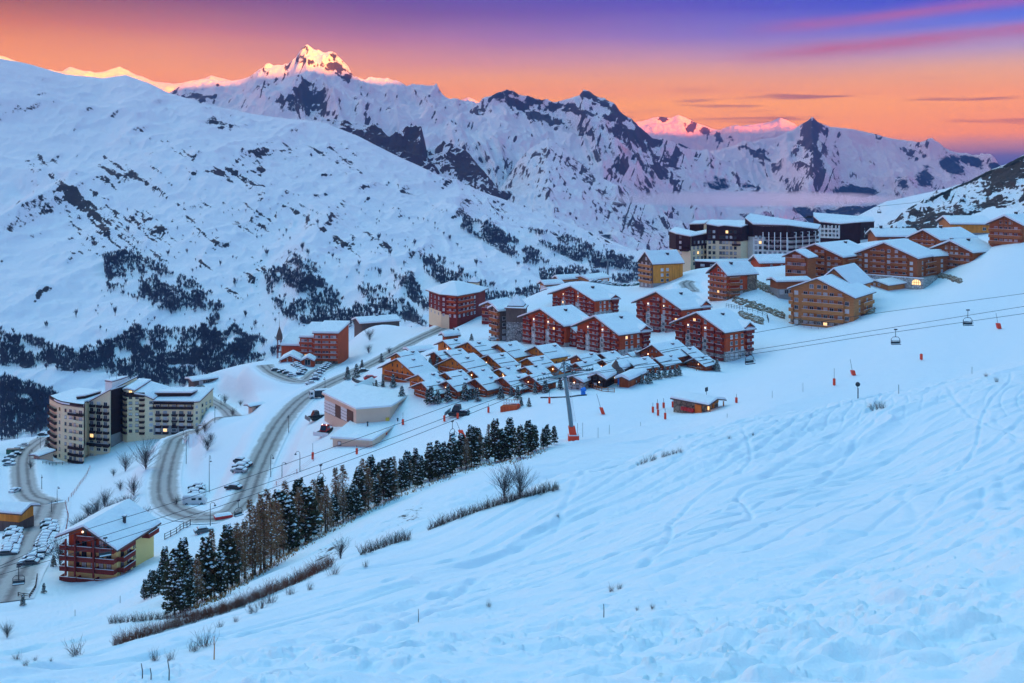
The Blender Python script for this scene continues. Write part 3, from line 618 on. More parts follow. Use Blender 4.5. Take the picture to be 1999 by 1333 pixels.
def dup(src, loc, rz=None, label=None, sc=None):
    r = src.copy(); COL.objects.link(r); r.location = loc
    if rz is not None: r.rotation_euler[2] = rz
    if label: r['label'] = label
    if sc is not None: r.scale = (sc, sc, sc) if not hasattr(sc, '__len__') else sc
    for ch in src.children:
        c = ch.copy(); COL.objects.link(c); c.parent = r
        for gch in ch.children:
            d = gch.copy(); COL.objects.link(d); d.parent = c
    return r
ORD = ['first','second','third','fourth','fifth','sixth','seventh','eighth','ninth','tenth','eleventh','twelfth','thirteenth','fourteenth','fifteenth','sixteenth','seventeenth','eighteenth','nineteenth','twentieth']
TENS = {20:('twenty','twentieth'),30:('thirty','thirtieth'),40:('forty','fortieth'),50:('fifty','fiftieth'),60:('sixty','sixtieth'),70:('seventy','seventieth'),80:('eighty','eightieth'),90:('ninety','ninetieth')}
def nth(i):
    i += 1
    if i <= 20: return ORD[i-1]
    t = i//10*10; return TENS[t][1] if i == t else TENS[t][0]+'-'+ORD[i-t-1]

_MC = {}
_wr = random.Random(12)
def win_mesh(w, h, fr='fr_white', sash=2, gl=None):
    gl = gl or ('litwin' if _wr.random() < 0.02 else 'glass'); k = ('w', round(w,2), round(h,2), fr, sash, gl)
    if k not in _MC:
        m = MB(); m.box(-w/2, w/2, -0.07, 0.15, -h/2, h/2, 0)
        t = 0.09; pw = (w-t*(sash+1))/sash
        for i in range(sash): x = -w/2+t+i*(pw+t); m.box(x, x+pw, -0.085, 0.1, -h/2+t, h/2-t, 1)
        m.box(-w/2-0.05, w/2+0.05, -0.16, 0.1, -h/2-0.08, -h/2-0.003, 0)
        _MC[k] = m.mesh('window', [fr, gl])
    return _MC[k]
def balc_mesh(w, d, h, mat, snow=True):
    k = ('b', round(w,2), round(d,2), round(h,2), mat, snow)
    if k not in _MC:
        m = MB(); m.box(-w/2, w/2, -d, 0.1, -0.16, 0.0, 0)
        n = max(3, int(w/0.4))
        for i in range(n): x = -w/2+i*w/n; m.box(x+0.02, x+w/n-0.02, -d-0.05, -d, -0.2, h-0.08, 0)
        m.box(-w/2-0.04, w/2+0.04, -d-0.09, -d+0.04, h-0.08, h, 0)
        for sx in (-1, 1): m.box(sx*w/2-0.04, sx*w/2+0.04, -d, 0.1, -0.1, h-0.003, 0)
        if snow: m.box(-w/2, w/2, -d-0.08, -d+0.05, h, h+0.07, 1)
        _MC[k] = m.mesh('balcony', [mat, 'snow'] if snow else [mat])
    return _MC[k]
def lamp_mesh(r=0.16, mat='lamp'):
    k = ('l', r, mat)
    if k not in _MC:
        m = MB(); m.cone((0,0,-r), r*0.6, r, 8, 0, r); m.cone((0,0,0), r, r, 8, 0, r*0.5); _MC[k] = m.mesh('lamp', [mat])
    return _MC[k]
class Face:
    """a wall plane of a building: o = a point of its foot at local (x, y), u = direction along it"""
    def __init__(s, root, x, y, ang, z0): s.root, s.x, s.y, s.a, s.z0 = root, x, y, ang, z0
    def pos(s, u, z, out=0.0):
        c, n = math.cos(s.a), math.sin(s.a)
        return (s.x+u*c+out*n, s.y+u*n-out*c, s.z0+z)
    def put(s, name, me, u, z, out=0.0): return put(name, me, s.root, s.pos(u, z, out), s.a)
    def win(s, u, z, w, h, fr='fr_white', sash=2): return s.put('window', win_mesh(w, h, fr, sash), u, z)
    def balc(s, u, z, w, d=1.2, h=1.0, mat='red_dark', snow=True): return s.put('balcony', balc_mesh(w, d, h, mat, snow), u, z)
    def lamp(s, u, z, r=0.16, mat='lamp'): return s.put('lamp', lamp_mesh(r, mat), u, z, 0.2)

def rot_for(px, a): return -math.atan((px-1000)/F) - math.radians(a)
def gable_roof(root, W, D, zr, rise, o=0.9, fo=1.4, rp=0.5, th=0.28, sth=0.5, fascia='fascia', y0=0.0, xl=0.0, guards=0, rise_r=None, bo=0.6):
    """ridge runs back from the front gable; returns the roof object (its snow is a sub-part)"""
    zl = zr-rise; zrr = zr-(rise_r if rise_r is not None else rise); xr = xl+W*rp
    sl = rise/(W*rp); sr = (zr-zrr)/(W*(1-rp))
    L = (xl-o, zl-o*sl); Rr = (xl+W+o, zrr-o*sr)
    m = MB(); m.ext([(L[0],L[1]),(xr,zr),(Rr[0],Rr[1]),(Rr[0],Rr[1]+th),(xr,zr+th),(L[0],L[1]+th)], y0-fo, y0+D+bo)
    rf = m.build('roof', [fascia], root)
    s = MB(); t = th+0.003; f = fo-0.12
    s.ext([(L[0]+.10,L[1]+t+.1*sl),(xr,zr+t),(Rr[0]-.10,Rr[1]+t+.1*sr),(Rr[0]-.16,Rr[1]+t+sth*.75),(Rr[0]-.5,Rr[1]+t+sth+.4*sr),(xr+.7,zr+t+sth*0.98-.55*sr),(xr,zr+t+sth*1.02),(xr-.7,zr+t+sth*0.98-.55*sl),(L[0]+.5,L[1]+t+sth+.4*sl),(L[0]+.16,L[1]+t+sth*.75)], y0-f, y0+D+bo-.12)
    s.build('snow_cover', ['snow'], rf)
    if guards:
        b = MB()
        for q in range(1, guards+1):
            fr = q/(guards+1)+0.08
            for (e, sgn) in ((L, -1), (Rr, 1)):
                x = xr+(e[0]-xr)*fr; z = zr+th+(e[1]-zr)*fr+sth
                ln = (y0-f+.2, y0+D*(0.62 if q % 2 else 0.95))
                b.hexa([(x-.10,ln[0],z-.2),(x+.10,ln[0],z-.2),(x+.10,ln[1],z-.2),(x-.10,ln[1],z-.2),(x-.10,ln[0],z+.10),(x+.10,ln[0],z+.10),(x+.10,ln[1],z+.10),(x-.10,ln[1],z+.10)])
        b.build('snow_guard', ['fascia'], rf)
    return rf
def chimney(rf, x, y, z, w=1.0, h=1.6):
    m = MB(); m.box(x-w/2, x+w/2, y-w/2, y+w/2, z-1.5, z+h, 0); m.box(x-w/2-.15, x+w/2+.15, y-w/2-.15, y+w/2+.15, z+h, z+h+.15, 0); m.box(x-w/2-.1, x+w/2+.1, y-w/2-.1, y+w/2+.1, z+h+.15, z+h+.4, 1)
    return m.build('chimney', ['stack', 'snow'], rf)
def gable_walls(root, W, D, zb, zr, rise, mat, rp=0.5, y0=0.0, xl=0.0, name='wall', rise_r=None):
    zl = zr-rise; zrr = zr-(rise_r if rise_r is not None else rise)
    m = MB(); m.ext([(xl,zb),(xl+W,zb),(xl+W,zrr),(xl+W*rp,zr),(xl,zl)], y0, y0+D)
    return m.build(name, [mat], root)
def apex_anchor(ax, ay, by, y0, Y=None):
    """front gable apex at the pixel (ax, ay); the ground under it shows at pixel row by"""
    g = at(ax, by, y0) if Y is None else None
    Y = g.y if g else Y
    X = (ax-1000)/F*Y; zr = -(ay-HY)/F*Y
    return X, Y, zr, float(ground_z(X, Y))
def frame(ax, ay, by, y0, rot, W, name, label, cat, group=None, rp=0.5, Y=None):
    """an Empty at the front left foot of the house, turned by rot; returns it with the ridge height above it"""
    X, Y, zr, gz = apex_anchor(ax, ay, by, y0, Y)
    c, s = math.cos(rot), math.sin(rot)
    root = thing(name, label, cat, (X-W*rp*c, Y-W*rp*s, gz), rot, group)
    return root, zr-gz, Y
# ------------------------------------------------------------------ the village
def lodge(name, label, cat, ax, ay, by, y0, wpx, dpx, rpx, a, mat, floors, fwin=(), fbal=(), swin=(), sbal=(), base=None, pil=(), ww=(1.55, 1.5), balmat='red_dark', frc='fr_white',
          o=1.0, fo=1.5, rp=0.5, group=None, sth=0.55, guards=0, chim=(), dormer=None, rise_r=None, bal_d=1.3, smat=None, rot=None, skip=(), lamps=(), fascia='fascia', top=0.35, Y=None, sash=2, beams=False, balh=0.0, th=0.28):
    k0 = (Y or at(ax, by, y0).y)/F
    az = math.degrees(math.atan((ax-1000)/F))
    if rot is not None: a = rot-az
    r = -math.radians(az+a); s = abs(math.sin(math.radians(a)))
    W = wpx*k0/max(0.25, math.cos(math.radians(a)))-2*o; D = max(4.0, dpx*k0/max(s, 0.25)); rise = rpx*k0*W/(W+2*o)
    root, zr, Y = frame(ax, ay, by, y0, r, W, name, label, cat, group, rp, Y)
    zr -= sth+th
    rr = rise if rise_r is None else rise_r*k0
    gable_walls(root, W, D, -9, zr, rise, mat, rp, rise_r=rr)
    rf = gable_roof(root, W, D, zr, rise, o, fo, rp, th=th, sth=sth, guards=guards, rise_r=rr, fascia=fascia)
    for (cx, cy, h) in chim: chimney(rf, W*cx, D*cy, zr-abs(cx-rp)*W*(rise/(W*0.5))+sth, 1.1*k0*4.2, h*k0*4.2)
    fh = (zr-rise*top)/floors; sc = fh/2.7; bal_d = bal_d*sc; e = zr-rr
    bh = fh*0.42 if not balh else balh*fh
    if base:
        m = MB(); bz = base[0]*fh
        m.box(-.10, W+.10, -.10, D+.10, -9, bz); m.build('stone_base', [base[1]], root)
    if smat:
        m = MB(); side = (W, W+.06) if a > 0 else (-.06, 0)
        m.box(side[0], side[1], 0.02, D-.02, (base[0]*fh if base else -9), e-0.15); m.build('side_wall', [smat], root)
    for (u0, u1, frac, pm) in pil:
        m = MB(); m.box(W*u0, W*u1, -.28, 0.05, -9, frac*fh); m.build('stone_pier', [pm], root)
    Fr = Face(root, 0, 0, 0.0, 0); Sd = Face(root, W, 0, math.pi/2, 0) if a > 0 else Face(root, 0, D, -math.pi/2, 0)
    w_, h_ = ww[0]*sc, ww[1]*sc
    def roofz(u): return zr-abs(u-rp)*W*(rise/(W*rp) if u < rp else rr/(W*(1-rp)))
    for f in range(floors):
        z = f*fh
        for u in fwin:
            if z+fh*0.5+h_*0.6 > roofz(u)-0.2 or (f, 'f') in skip: continue
            pz = -.30 if any(p[0] < u < p[1] and f < p[2]-0.3 for p in pil) else 0.0
            q = Fr.win(W*u, z+fh*0.52, w_, h_, frc, sash)
            if pz: q.location.y += pz
            elif base and f < base[0]: q.location.y -= .12
        for (u0, u1) in fbal:
            if f == 0 and (0, 'b') in skip: continue
            um = (u0+u1)/2
            if z+fh*0.9 > roofz(u0 if abs(u0-rp) > abs(u1-rp) else u1)+fh*0.3: continue
            Fr.balc(W*um, z+0.05, W*(u1-u0), bal_d, bh, balmat)
        for u in swin:
            if z+fh*0.5+h_*0.6 > e-0.1: continue
            q = Sd.win(D*u, z+fh*0.52, w_, h_, frc, sash)
            off = 0.12 if (base and f < base[0]) else (0.07 if smat else 0)
            q.location.x += off if a > 0 else -off
        for (u0, u1) in sbal:
            if f == 0 and (0, 's') in skip: continue
            if z+fh*0.6 > e: continue
            Sd.balc(D*(u0+u1)/2, z+0.05, D*(u1-u0), bal_d, bh, balmat)
    for (u, f, side) in lamps: (Fr if side == 'f' else Sd).lamp((W if side == 'f' else D)*u, f*fh, 0.2*sc)
    if dormer:                                  # a gabled dormer on the visible roof slope: (along depth, half width, rise) fractions
        u, hw, dr = dormer; yc = D*u; hwm = D*hw; zb_ = e-0.3
        m = MB(); xx = W+o*0.4
        m.ext([(yc-hwm,zb_-fh*.6),(yc+hwm,zb_-fh*.6),(yc+hwm,zb_+fh*.35),(yc,zb_+fh*.35+dr*fh),(yc-hwm,zb_+fh*.35)], W*0.62, xx, 'x')
        d = m.build('dormer', [mat], root)
        m = MB(); zz = zb_+fh*.35
        sl = dr*fh/hwm
        m.ext([(yc-hwm-.5,zz-.5*sl),(yc,zz+dr*fh),(yc+hwm+.5,zz-.5*sl),(yc+hwm+.5,zz-.5*sl+.25),(yc,zz+dr*fh+.25),(yc-hwm-.5,zz-.5*sl+.25)], W*0.6, xx+0.9, 'x', 0)
        m.ext([(yc-hwm-.4,zz-.4*sl+.26),(yc,zz+dr*fh+.26),(yc+hwm+.4,zz-.4*sl+.26),(yc+hwm+.4,zz-.4*sl+.6),(yc,zz+dr*fh+.7),(yc-hwm-.4,zz-.4*sl+.6)], W*0.6, xx+0.8, 'x', 1)
        m.build('dormer_roof', [fascia, 'snow'], d)
        put('balcony', balc_mesh(hwm*2.1, bal_d, bh, balmat), root, (xx, yc, zb_-fh*.5), math.pi/2)
    if beams:
        m = MB()
        for u in (0.30, 0.42, 0.5, 0.58, 0.70):
            m.box(W*u-.14, W*u+.14, -1.0, -.72, roofz(u)-fh*1.5, roofz(u)-0.3)
        m.box(W*0.28, W*0.72, -1.0, -.78, roofz(0.28)-0.7, roofz(0.28)-0.4); m.build('gable_frame', ['brown'], root)
    return dict(root=root, W=W, D=D, zr=zr, fh=fh, e=e, k=k0, rf=rf, Fr=Fr, Sd=Sd, Y=Y, rot=r)

def apartment(ax, ay, by, y0, wpx, dpx, rpx, label, dormer=True, Y=None, mat='red'):
    b = lodge('apartment_building', label, 'apartment block', ax, ay, by, y0, wpx, dpx, rpx, 0, mat, 6,
        fwin=(0.10, 0.265, 0.39, 0.48, 0.61, 0.74, 0.87), fbal=((0.03, 0.20), (0.34, 0.54), (0.67, 0.81), (0.84, 0.97)), swin=(0.22, 0.40, 0.62, 0.86), sbal=((0.74, 0.98),),
        base=(1.35, 'pale_stone'), pil=((0.215, 0.325, 3.1, 'pale_stone'), (0.555, 0.665, 3.1, 'pale_stone')), ww=(1.55, 1.7), rot=53, group='red apartment blocks with stone piers',
        chim=((0.66, 0.55, 1.0),), dormer=(0.80, 0.15, 0.62) if dormer else None, sth=0.5, o=1.5, fo=2.0, bal_d=1.25, Y=Y,
        lamps=((0.265, 4.6, 'f'), (0.61, 4.6, 'f'), (0.45, 1.2, 'f')), rise_r=None)
    return b
apartment(1120, 556, 612, 380, 92, 44, 22, 'red timber apartment block furthest uphill behind the other red ones, below the car park')
apartment(1062, 600, 674, 330, 92, 54, 25, 'red apartment block standing right beside the grey stone tower')
apartment(1168, 614, 688, 310, 94, 58, 28, 'red apartment block joined by a low link to the one left of it')
apartment(1287, 567, 648, 350, 98, 52, 28, 'red apartment block directly below the tall orange clad house')
apartment(1367, 607, 694, 310, 108, 52, 30, 'dark red apartment block at the piste edge, rightmost of the red ones', mat='red')
# the gabled link between two of them
lodge('link_building', 'low red link house with a gable and balconies between two red apartment blocks', 'house', 1116, 632, 676, 340, 34, 24, 13, 0, 'red', 3, fwin=(0.3, 0.7), fbal=((0.05, 0.95),), rot=53, sth=0.5)

# orange clad tower house, brown house E on the bank, the lodges of the upper village
b = lodge('tower_house', 'tall house clad in bright orange boards with snowy roof, behind the red blocks', 'apartment block', 1262, 489, 561, 430, 30, 58, 22, 58, 'greywood', 6,
    fwin=(0.2, 0.5, 0.8), fbal=((0.06, 0.94),), swin=(0.30, 0.48), base=(1.0, 'concrete'), smat='orange', balmat='tan', chim=((0.7, 0.62, 0.8),), sth=0.8, fo=1.0, skip=((0, 'b'),), frc='fr_white')
b = lodge('apartment_building', 'brown balconied block with tan stone end wall on the terrace left of the stone bank', 'apartment block', 1404, 511, 586, 400, 42, 54, 22, 50, 'red', 6,
    fwin=(0.12, 0.3, 0.48, 0.66, 0.84), fbal=((0.02, 0.98),), swin=(0.45, 0.75), sbal=((0.0, 0.35),), base=(2.0, 'stone_tan'), balmat='brown', chim=((0.62, 0.35, 1.0),), sth=0.6)
m = MB(); m.box(b['W']+.14, b['W']+.35, b['D']*0.66, b['D']-.05, -9, b['e']-.2); m.build('stone_end', ['stone_tan'], b['root'])
b = lodge('apartment_building', 'broad tan timber block with full width balcony bands and two roof gables above the piste', 'apartment block', 1597, 541, 636, 360, 128, 40, 24, 20, 'tan', 6,
    fwin=(0.09, 0.24, 0.34, 0.46, 0.56, 0.66, 0.79, 0.90), fbal=((0.20, 0.86), (-0.015, 0.05)), swin=(0.3, 0.7), sbal=((0.35, 0.9),), base=(1.0, 'stone_tan'), balmat='tan', ww=(1.5, 1.45), sth=0.5, rp=0.44, rise_r=30, o=1.2, Y=388)
W, D = b['W'], b['D']
gable_walls(b['root'], W*0.56, D*1.0, -4, b['zr']+2.6, 6.0, 'tan', 0.5, y0=D*0.7, xl=W*0.20, name='rear_wing')
gable_roof(b['root'], W*0.56, D*1.0, b['zr']+2.6, 6.0, 1.0, 1.2, 0.5, y0=D*0.7, xl=W*0.20, sth=0.6)
m = MB()
for i in range(7): m.box(W*(0.03+i*0.115), W*(0.03+i*0.115)+W*0.108, -2.6, -2.45, -1.6, 0.6, 0); 
m.box(W*0.02, W*0.86, -2.46, -2.3, -3, 0.4, 1); m.build('terrace_screen', ['fr_white', 'dkmetal'], b['root'])
lodge('apartment_building', 'wide brown lodge with a small forward gable, left of the lodge on stone arches', 'apartment block', 1594, 474, 548, 410, 104, 62, 22, 30, 'brown', 6,
    fwin=(0.10, 0.22, 0.36, 0.50, 0.62, 0.74, 0.88), fbal=((0.30, 0.68), (0.80, 0.98)), swin=(0.25, 0.6), sbal=((0.1, 0.5),), balmat='brown', chim=((0.6, 0.75, 0.9),), sth=0.7, Y=455)
lodge('apartment_building', 'narrow brown gabled wing standing in front of the wide brown lodge', 'apartment block', 1555, 487, 549, 400, 50, 16, 13, 25, 'brown', 5,
    fwin=(0.2, 0.42, 0.62, 0.82), fbal=((0.08, 0.92),), balmat='brown', sth=0.5, Y=443)
b = lodge('apartment_building', 'large brown lodge standing on a pale stone base of round arches', 'apartment block', 1728, 471, 546, 400, 124, 40, 27, 22, 'brown', 6,
    fwin=(0.10, 0.20, 0.33, 0.46, 0.56, 0.68, 0.80, 0.91), fbal=((0.28, 0.52), (0.60, 0.86), (0.04, 0.15)), swin=(0.25, 0.55, 0.82), sbal=((0.3, 0.95),), balmat='brown', sth=0.7, Y=445, skip=((0, 'f'), (0, 'b'), (0, 's')))
W, D, fh, rt = b['W'], b['D'], b['fh'], b['root']
m = MB(); m.box(-W*0.03, W*1.12, -2.6, D*0.6, -7, fh*1.0, 0); m.box(-W*0.035, W*1.125, -2.75, -2.2, fh*1.0, fh*1.0+.4, 1); m.build('stone_base', ['pale_stone', 'snow'], rt)
def arch_mesh(w, h):
    m = MB(); pts = [(-w/2, 0), (w/2, 0), (w/2, h*0.45)]+[(w/2*math.cos(t), h*0.45+h*0.55*math.sin(t)) for t in np.linspace(0.15, math.pi-0.15, 9)]+[(-w/2, h*0.45)]
    m.ext(pts, -0.06, 0.3, 'y', 0)
    for t in (-0.25, 0.0, 0.25): m.box(w*t-.08, w*t+.08, -0.12, -0.05, 0, h*0.9, 1)
    m.box(-w/2, w/2, -0.13, -0.05, h*0.42, h*0.48, 1)
    return m.mesh('arched_window', ['litwin', 'dark'])
am = arch_mesh(W*0.13, fh*0.92); amd = arch_mesh(W*0.13, fh*0.92); amd.materials[0] = MT['glass']
for i, u in enumerate((0.10, 0.38, 0.66, 1.02)): put('arched_window', am if i == 3 else amd, rt, (W*u, -2.6, -fh*0.15))
b2 = lodge('house', 'brown gabled annex attached behind the right end of the arched lodge', 'house', 1808, 487, 545, 400, 34, 30, 10, 40, 'brown', 5, fwin=(0.3, 0.7), fbal=((0.05, 0.95),), swin=(0.5,), balmat='brown', sth=0.5, Y=452)
lodge('chalet', 'large brown chalet with tall glazed gable, behind the snow roofs of the upper village', 'chalet', 1805, 446, 487, 480, 64, 66, 18, 35, 'brown', 4, fwin=(0.25, 0.42, 0.58, 0.75), fbal=((0.15, 0.85),), balmat='brown', chim=((0.5, 0.45, 1.0),), sth=0.8, Y=505, beams=True)
lodge('chalet', 'wide brown chalet on a stone foot, furthest right above the ski run', 'chalet', 1858, 467, 519, 420, 82, 46, 20, 32, 'brown', 4, fwin=(0.12, 0.25, 0.38, 0.5, 0.62, 0.75, 0.88), fbal=((0.03, 0.97),), swin=(0.4,), balmat='brown', base=(0.9, 'stone_tan'), chim=((0.44, 0.1, 1.0), (0.6, 0.5, 1.0)), sth=0.8, Y=452, beams=True)
lodge('chalet', 'brown chalet with balcony rails at the right edge of the picture, below the rocky hill', 'chalet', 1964, 418, 472, 400, 66, 60, 17, 30, 'brown', 4, fwin=(0.2, 0.36, 0.5, 0.64, 0.8), fbal=((0.02, 0.98),), swin=(0.3, 0.6), balmat='brown', chim=((0.5, 0.3, 1.0), (0.6, 0.6, 1.4)), sth=0.8, Y=450, beams=True)
lodge('chalet', 'orange boarded chalet under a broad snow roof at the foot of the rocks', 'chalet', 1846, 420, 466, 480, 26, 70, 12, 74, 'tan', 3, swin=(0.8,), chim=((0.5, 0.15, 1.2),), smat='orange', base=(0.8, 'concrete'), sth=0.9, Y=545)
lodge('house', 'low house with wide snow roof and grey chimney beside the maroon tower block', 'house', 1704, 445, 486, 520, 20, 76, 12, 72, 'brown', 2, swin=(0.3, 0.7), chim=((0.5, 0.2, 1.2),), sth=0.9, Y=560)
lodge('house', 'low red house with a long snow roof between the maroon blocks and the brown lodge', 'house', 1476, 496, 530, 470, 22, 66, 12, 66, 'red', 2, swin=(0.3, 0.6), sth=1.0, Y=520)
lodge('pavilion', 'open timber pavilion with a flat snow roof on concrete posts left of the tan block', 'pavilion', 1512, 540, 572, 400, 20, 60, 5, 62, 'brown', 2, swin=(0.1, 0.25, 0.4, 0.55, 0.7, 0.85), base=(0.9, 'concrete'), sth=0.7, Y=432)
lodge('restaurant', 'low timber restaurant with small gables under the stone arches', 'restaurant', 1712, 545, 566, 400, 50, 46, 7, 30, 'tan', 1, fwin=(0.2, 0.4, 0.6, 0.8), fbal=((0.02, 0.98),), swin=(0.3, 0.7), balmat='tan', sth=0.6, Y=432)

# ---- volumes whose plan is a chain of wall corners given by sight line and depth
def W2(px, Y): return ((px-1000)/F*Y, Y)
def ZP(py, Y): return -(py-HY)/F*Y
def volume(root, chain, back, zb, zt, mat, roof='fascia', name='wall', snow=0.55, over=0.3, shed=0.0, roofname='roof'):
    """walls on a chain of (x, y) points, front edge left to right; closed `back` metres behind; flat or sloping snow roof"""
    o = Vector(root.location[:2]); ch = [Vector(p)-o for p in chain]
    bk = Vector(back); pts = ch+[ch[-1]+bk, ch[0]+bk]; n = len(ch)
    zts = [zt]*n if not hasattr(zt, '__len__') else list(zt)
    rz = root.location.z; tops = [z-rz for z in zts]; tops += [tops[-1]+shed, tops[0]+shed]; zb -= rz
    m = MB(); N = len(pts)
    for i in range(N):
        j = (i+1) % N; m.poly([(pts[i].x,pts[i].y,zb),(pts[j].x,pts[j].y,zb),(pts[j].x,pts[j].y,tops[j]),(pts[i].x,pts[i].y,tops[i])])
    m.poly([(p.x,p.y,t) for p, t in zip(pts, tops)]); wall = m.build(name, [mat], root)
    c = sum(pts, Vector((0,0)))/N
    def slab(e, t0, t1, nm, mt, par):
        q = [p+(p-c).normalized()*e for p in pts]; m = MB()
        m.poly([(p.x,p.y,t+t1) for p, t in zip(q, tops)]); m.poly([(p.x,p.y,t+t0) for p, t in reversed(list(zip(q, tops)))])
        for i in range(N):
            j = (i+1) % N; m.poly([(q[i].x,q[i].y,tops[i]+t0),(q[j].x,q[j].y,tops[j]+t0),(q[j].x,q[j].y,tops[j]+t1),(q[i].x,q[i].y,tops[i]+t1)])
        return m.build(nm, [mt], par)
    rf = slab(over, 0.004, 0.3, roofname, roof, root); slab(over-.15, 0.304, 0.3+snow, 'snow_cover', 'snow', rf)
    faces = []
    for i in range(n-1):
        d = ch[i+1]-ch[i]; f = Face(root, ch[i].x, ch[i].y, math.atan2(d.y, d.x), -rz); f.L = d.length; faces.append(f)
    return faces, rf, wall
def band(root, f, u0, u1, z0, z1, mat, name, off=0.06):
    m = MB(); m.box(0, u1-u0, -off, 0.02, 0, z1-z0); o = f.put(name, m.mesh(name, [mat]), u0, z0); return o

# left apartment block: stepped cream volumes with a dark stair tower
LR = thing('apartment_building', 'long stepped cream apartment block with a dark stair tower and snow roofs at far left', 'apartment block', (*W2(230, 418), ZP(868, 418)))
fl = 13.6/F*407
f1, rf1, _ = volume(LR, [W2(97,412), W2(112,404), W2(122,401), W2(152,397), W2(164,396), W2(166,404)], (6, 14), ZP(930,407), ZP(788,402), 'cream', shed=0.5)
for i in range(8):
    z = ZP(891-13.0*i, 402)-1.0
    f1[0].balc(f1[0].L*.5, z, f1[0].L*.95, .9, 1.0, 'dark', False)
    f1[1].win(f1[1].L*.5, z+1.3, 1.2, 1.3, 'fr_brown')
    f1[2].win(f1[2].L*.22, z+1.3, 1.1, 1.3, 'fr_brown'); f1[2].win(f1[2].L*.55, z+1.3, 1.6, 1.5); f1[2].win(f1[2].L*.82, z+1.3, 1.2, 1.5, 'fr_brown')
    f1[3].win(f1[3].L*.5, z+1.3, 1.7, 1.5); f1[2].balc(f1[2].L*.72, z, f1[2].L*.54, .8, .9, 'dark' if i < 3 or i > 6 else 'cream', i > 5); f1[3].balc(f1[3].L*.5, z, f1[3].L*.95, .8, .9, 'dark' if i < 3 or i > 6 else 'cream', False)
band(LR, f1[4], 0.05, f1[4].L-.05, ZP(872,400), ZP(786,400), 'dark', 'side_cladding'); 
for q in f1[:4]: band(LR, q, 0.0, q.L, ZP(790,401), ZP(783,401), 'dark', 'fascia_board', .12)
fd, _, _ = volume(LR, [W2(150,405), W2(167,407)], (3, 8), ZP(800,405), ZP(776,405), 'dark')
f2, rf2, _ = volume(LR, [W2(166,408), W2(173,405), W2(215,402), W2(217,410)], (5, 15), ZP(925,407), (ZP(790,408), ZP(786,405), ZP(762,402), ZP(762,410)), 'cream', shed=2.2)
for i in range(9):
    z = ZP(889-12.7*i, 405)-1.0
    if i < 8: f2[0].win(f2[0].L*.5, z+1.3, .9, 1.3, 'fr_brown')
    for j, u in enumerate((.16, .48, .80)):
        if z+2.4 > ZP(786-24*u, 403): continue
        if i > 1:
            f2[1].win(f2[1].L*u, z+1.3, 1.7, 1.5); f2[1].balc(f2[1].L*(u+.06), z, 2.3, .9, .85, 'dark', False)
        else: f2[1].win(f2[1].L*u, z+1.3, 1.9, 1.3)
f2[1].balc(f2[1].L*.5, ZP(868,404), f2[1].L*1.02, 1.0, 1.0, 'dark', True)
f3, _, _ = volume(LR, [W2(216,409), W2(240,416)], (2, 14), ZP(915,410), ZP(762,410), 'dark', snow=0.3)
band(LR, f3[0], 0.02, f3[0].L-.02, ZP(930,412), ZP(846,412), 'concrete', 'concrete_foot')
volume(LR, [W2(206,414), W2(219,412), W2(236,417)], (1, 5), ZP(770,412), ZP(746,412), 'white', snow=0.4, name='lift_housing')
for i in range(7):
    b_ = MB(); b_.box(0, f3[0].L, -.1, 0, 0, .12); f3[0].put('cladding_joint', b_.mesh('cladding_joint', ['maroon']), 0, ZP(840-11*i, 412))
f4, _, _ = volume(LR, [W2(240,415), W2(249,412), W2(263,412)], (2, 13), ZP(900,414), (ZP(762,415), ZP(760,412), ZP(764,412)), 'cream', shed=1.5)
f5, _, _ = volume(LR, [W2(263,412), W2(283,412), W2(300,413)], (2, 13), ZP(890,414), (ZP(770,412), ZP(773,412), ZP(781,413)), 'cream', shed=2.0)
for i in range(8):
    z = ZP(842-10.9*i, 412)-1.0
    f4[0].balc(f4[0].L*.5, z, f4[0].L*.95, .8, .8, 'dark', False)
    f4[1].win(f4[1].L*.45, z+1.2, 1.4, 1.2, 'fr_brown')
    if i < 7: f5[0].win(f5[0].L*.25, z+1.2, 1.4, 1.2, 'fr_brown'); f5[0].balc(f5[0].L*.76, z, f5[0].L*.46, .8, .8, 'dark', False)
    if i < 6: f5[1].win(f5[1].L*.72, z+1.2, 1.4, 1.3)
for q in (f4[0], f4[1], f5[0]): band(LR, q, 0, q.L, ZP(775,412), ZP(766,412), 'dark', 'fascia_board', .1)
f6, rf6, _ = volume(LR, [W2(300,413), W2(379,412), W2(390,413)], (2, 12), ZP(880,413), ZP(785,413), 'cream', shed=2.8)
band(LR, f6[0], 0, f6[0].L, ZP(790,412), ZP(784,412), 'dark', 'fascia_board', .15)
band(LR, f6[0], 0.05, f6[0].L-.05, ZP(850,412), ZP(831,412), 'concrete', 'concrete_foot')
f6[0].balc(f6[0].L*.5, ZP(797.5,412), f6[0].L*.98, 1.1, .9, 'dark', False)
for u in (.02, .2, .4, .6, .8, .97):
    m = MB(); m.tube([(0,-.9,0),(0,-.9,1.3)], .14, 6); m.tube([(0,-.9,.8),(-.8,-.9,1.9)], .1, 6); m.tube([(0,-.9,.8),(.8,-.9,1.9)], .1, 6); f6[0].put('timber_post', m.mesh('timber_post', ['dark']), f6[0].L*u, ZP(793.5,412))
for i in range(5):
    z = ZP(842-11.5*i, 412)-.9
    for u in (.11, .29, .51, .69, .89):
        f6[0].win(f6[0].L*u, z+1.25, 1.7, 1.35, 'fr_white' if (i+int(u*10)) % 3 else 'fr_brown')
        if i < 4: f6[0].balc(f6[0].L*(u+.02), z, 2.2, .8, .75, 'dark', i % 2 == 0)
    f6[1].win(f6[1].L*.5, z+1.25, .9, 1.2)
se = Face(LR, W2(390,413)[0]-LR.location.x, W2(390,413)[1]-LR.location.y, math.atan2(12, 2), -LR.location.z)
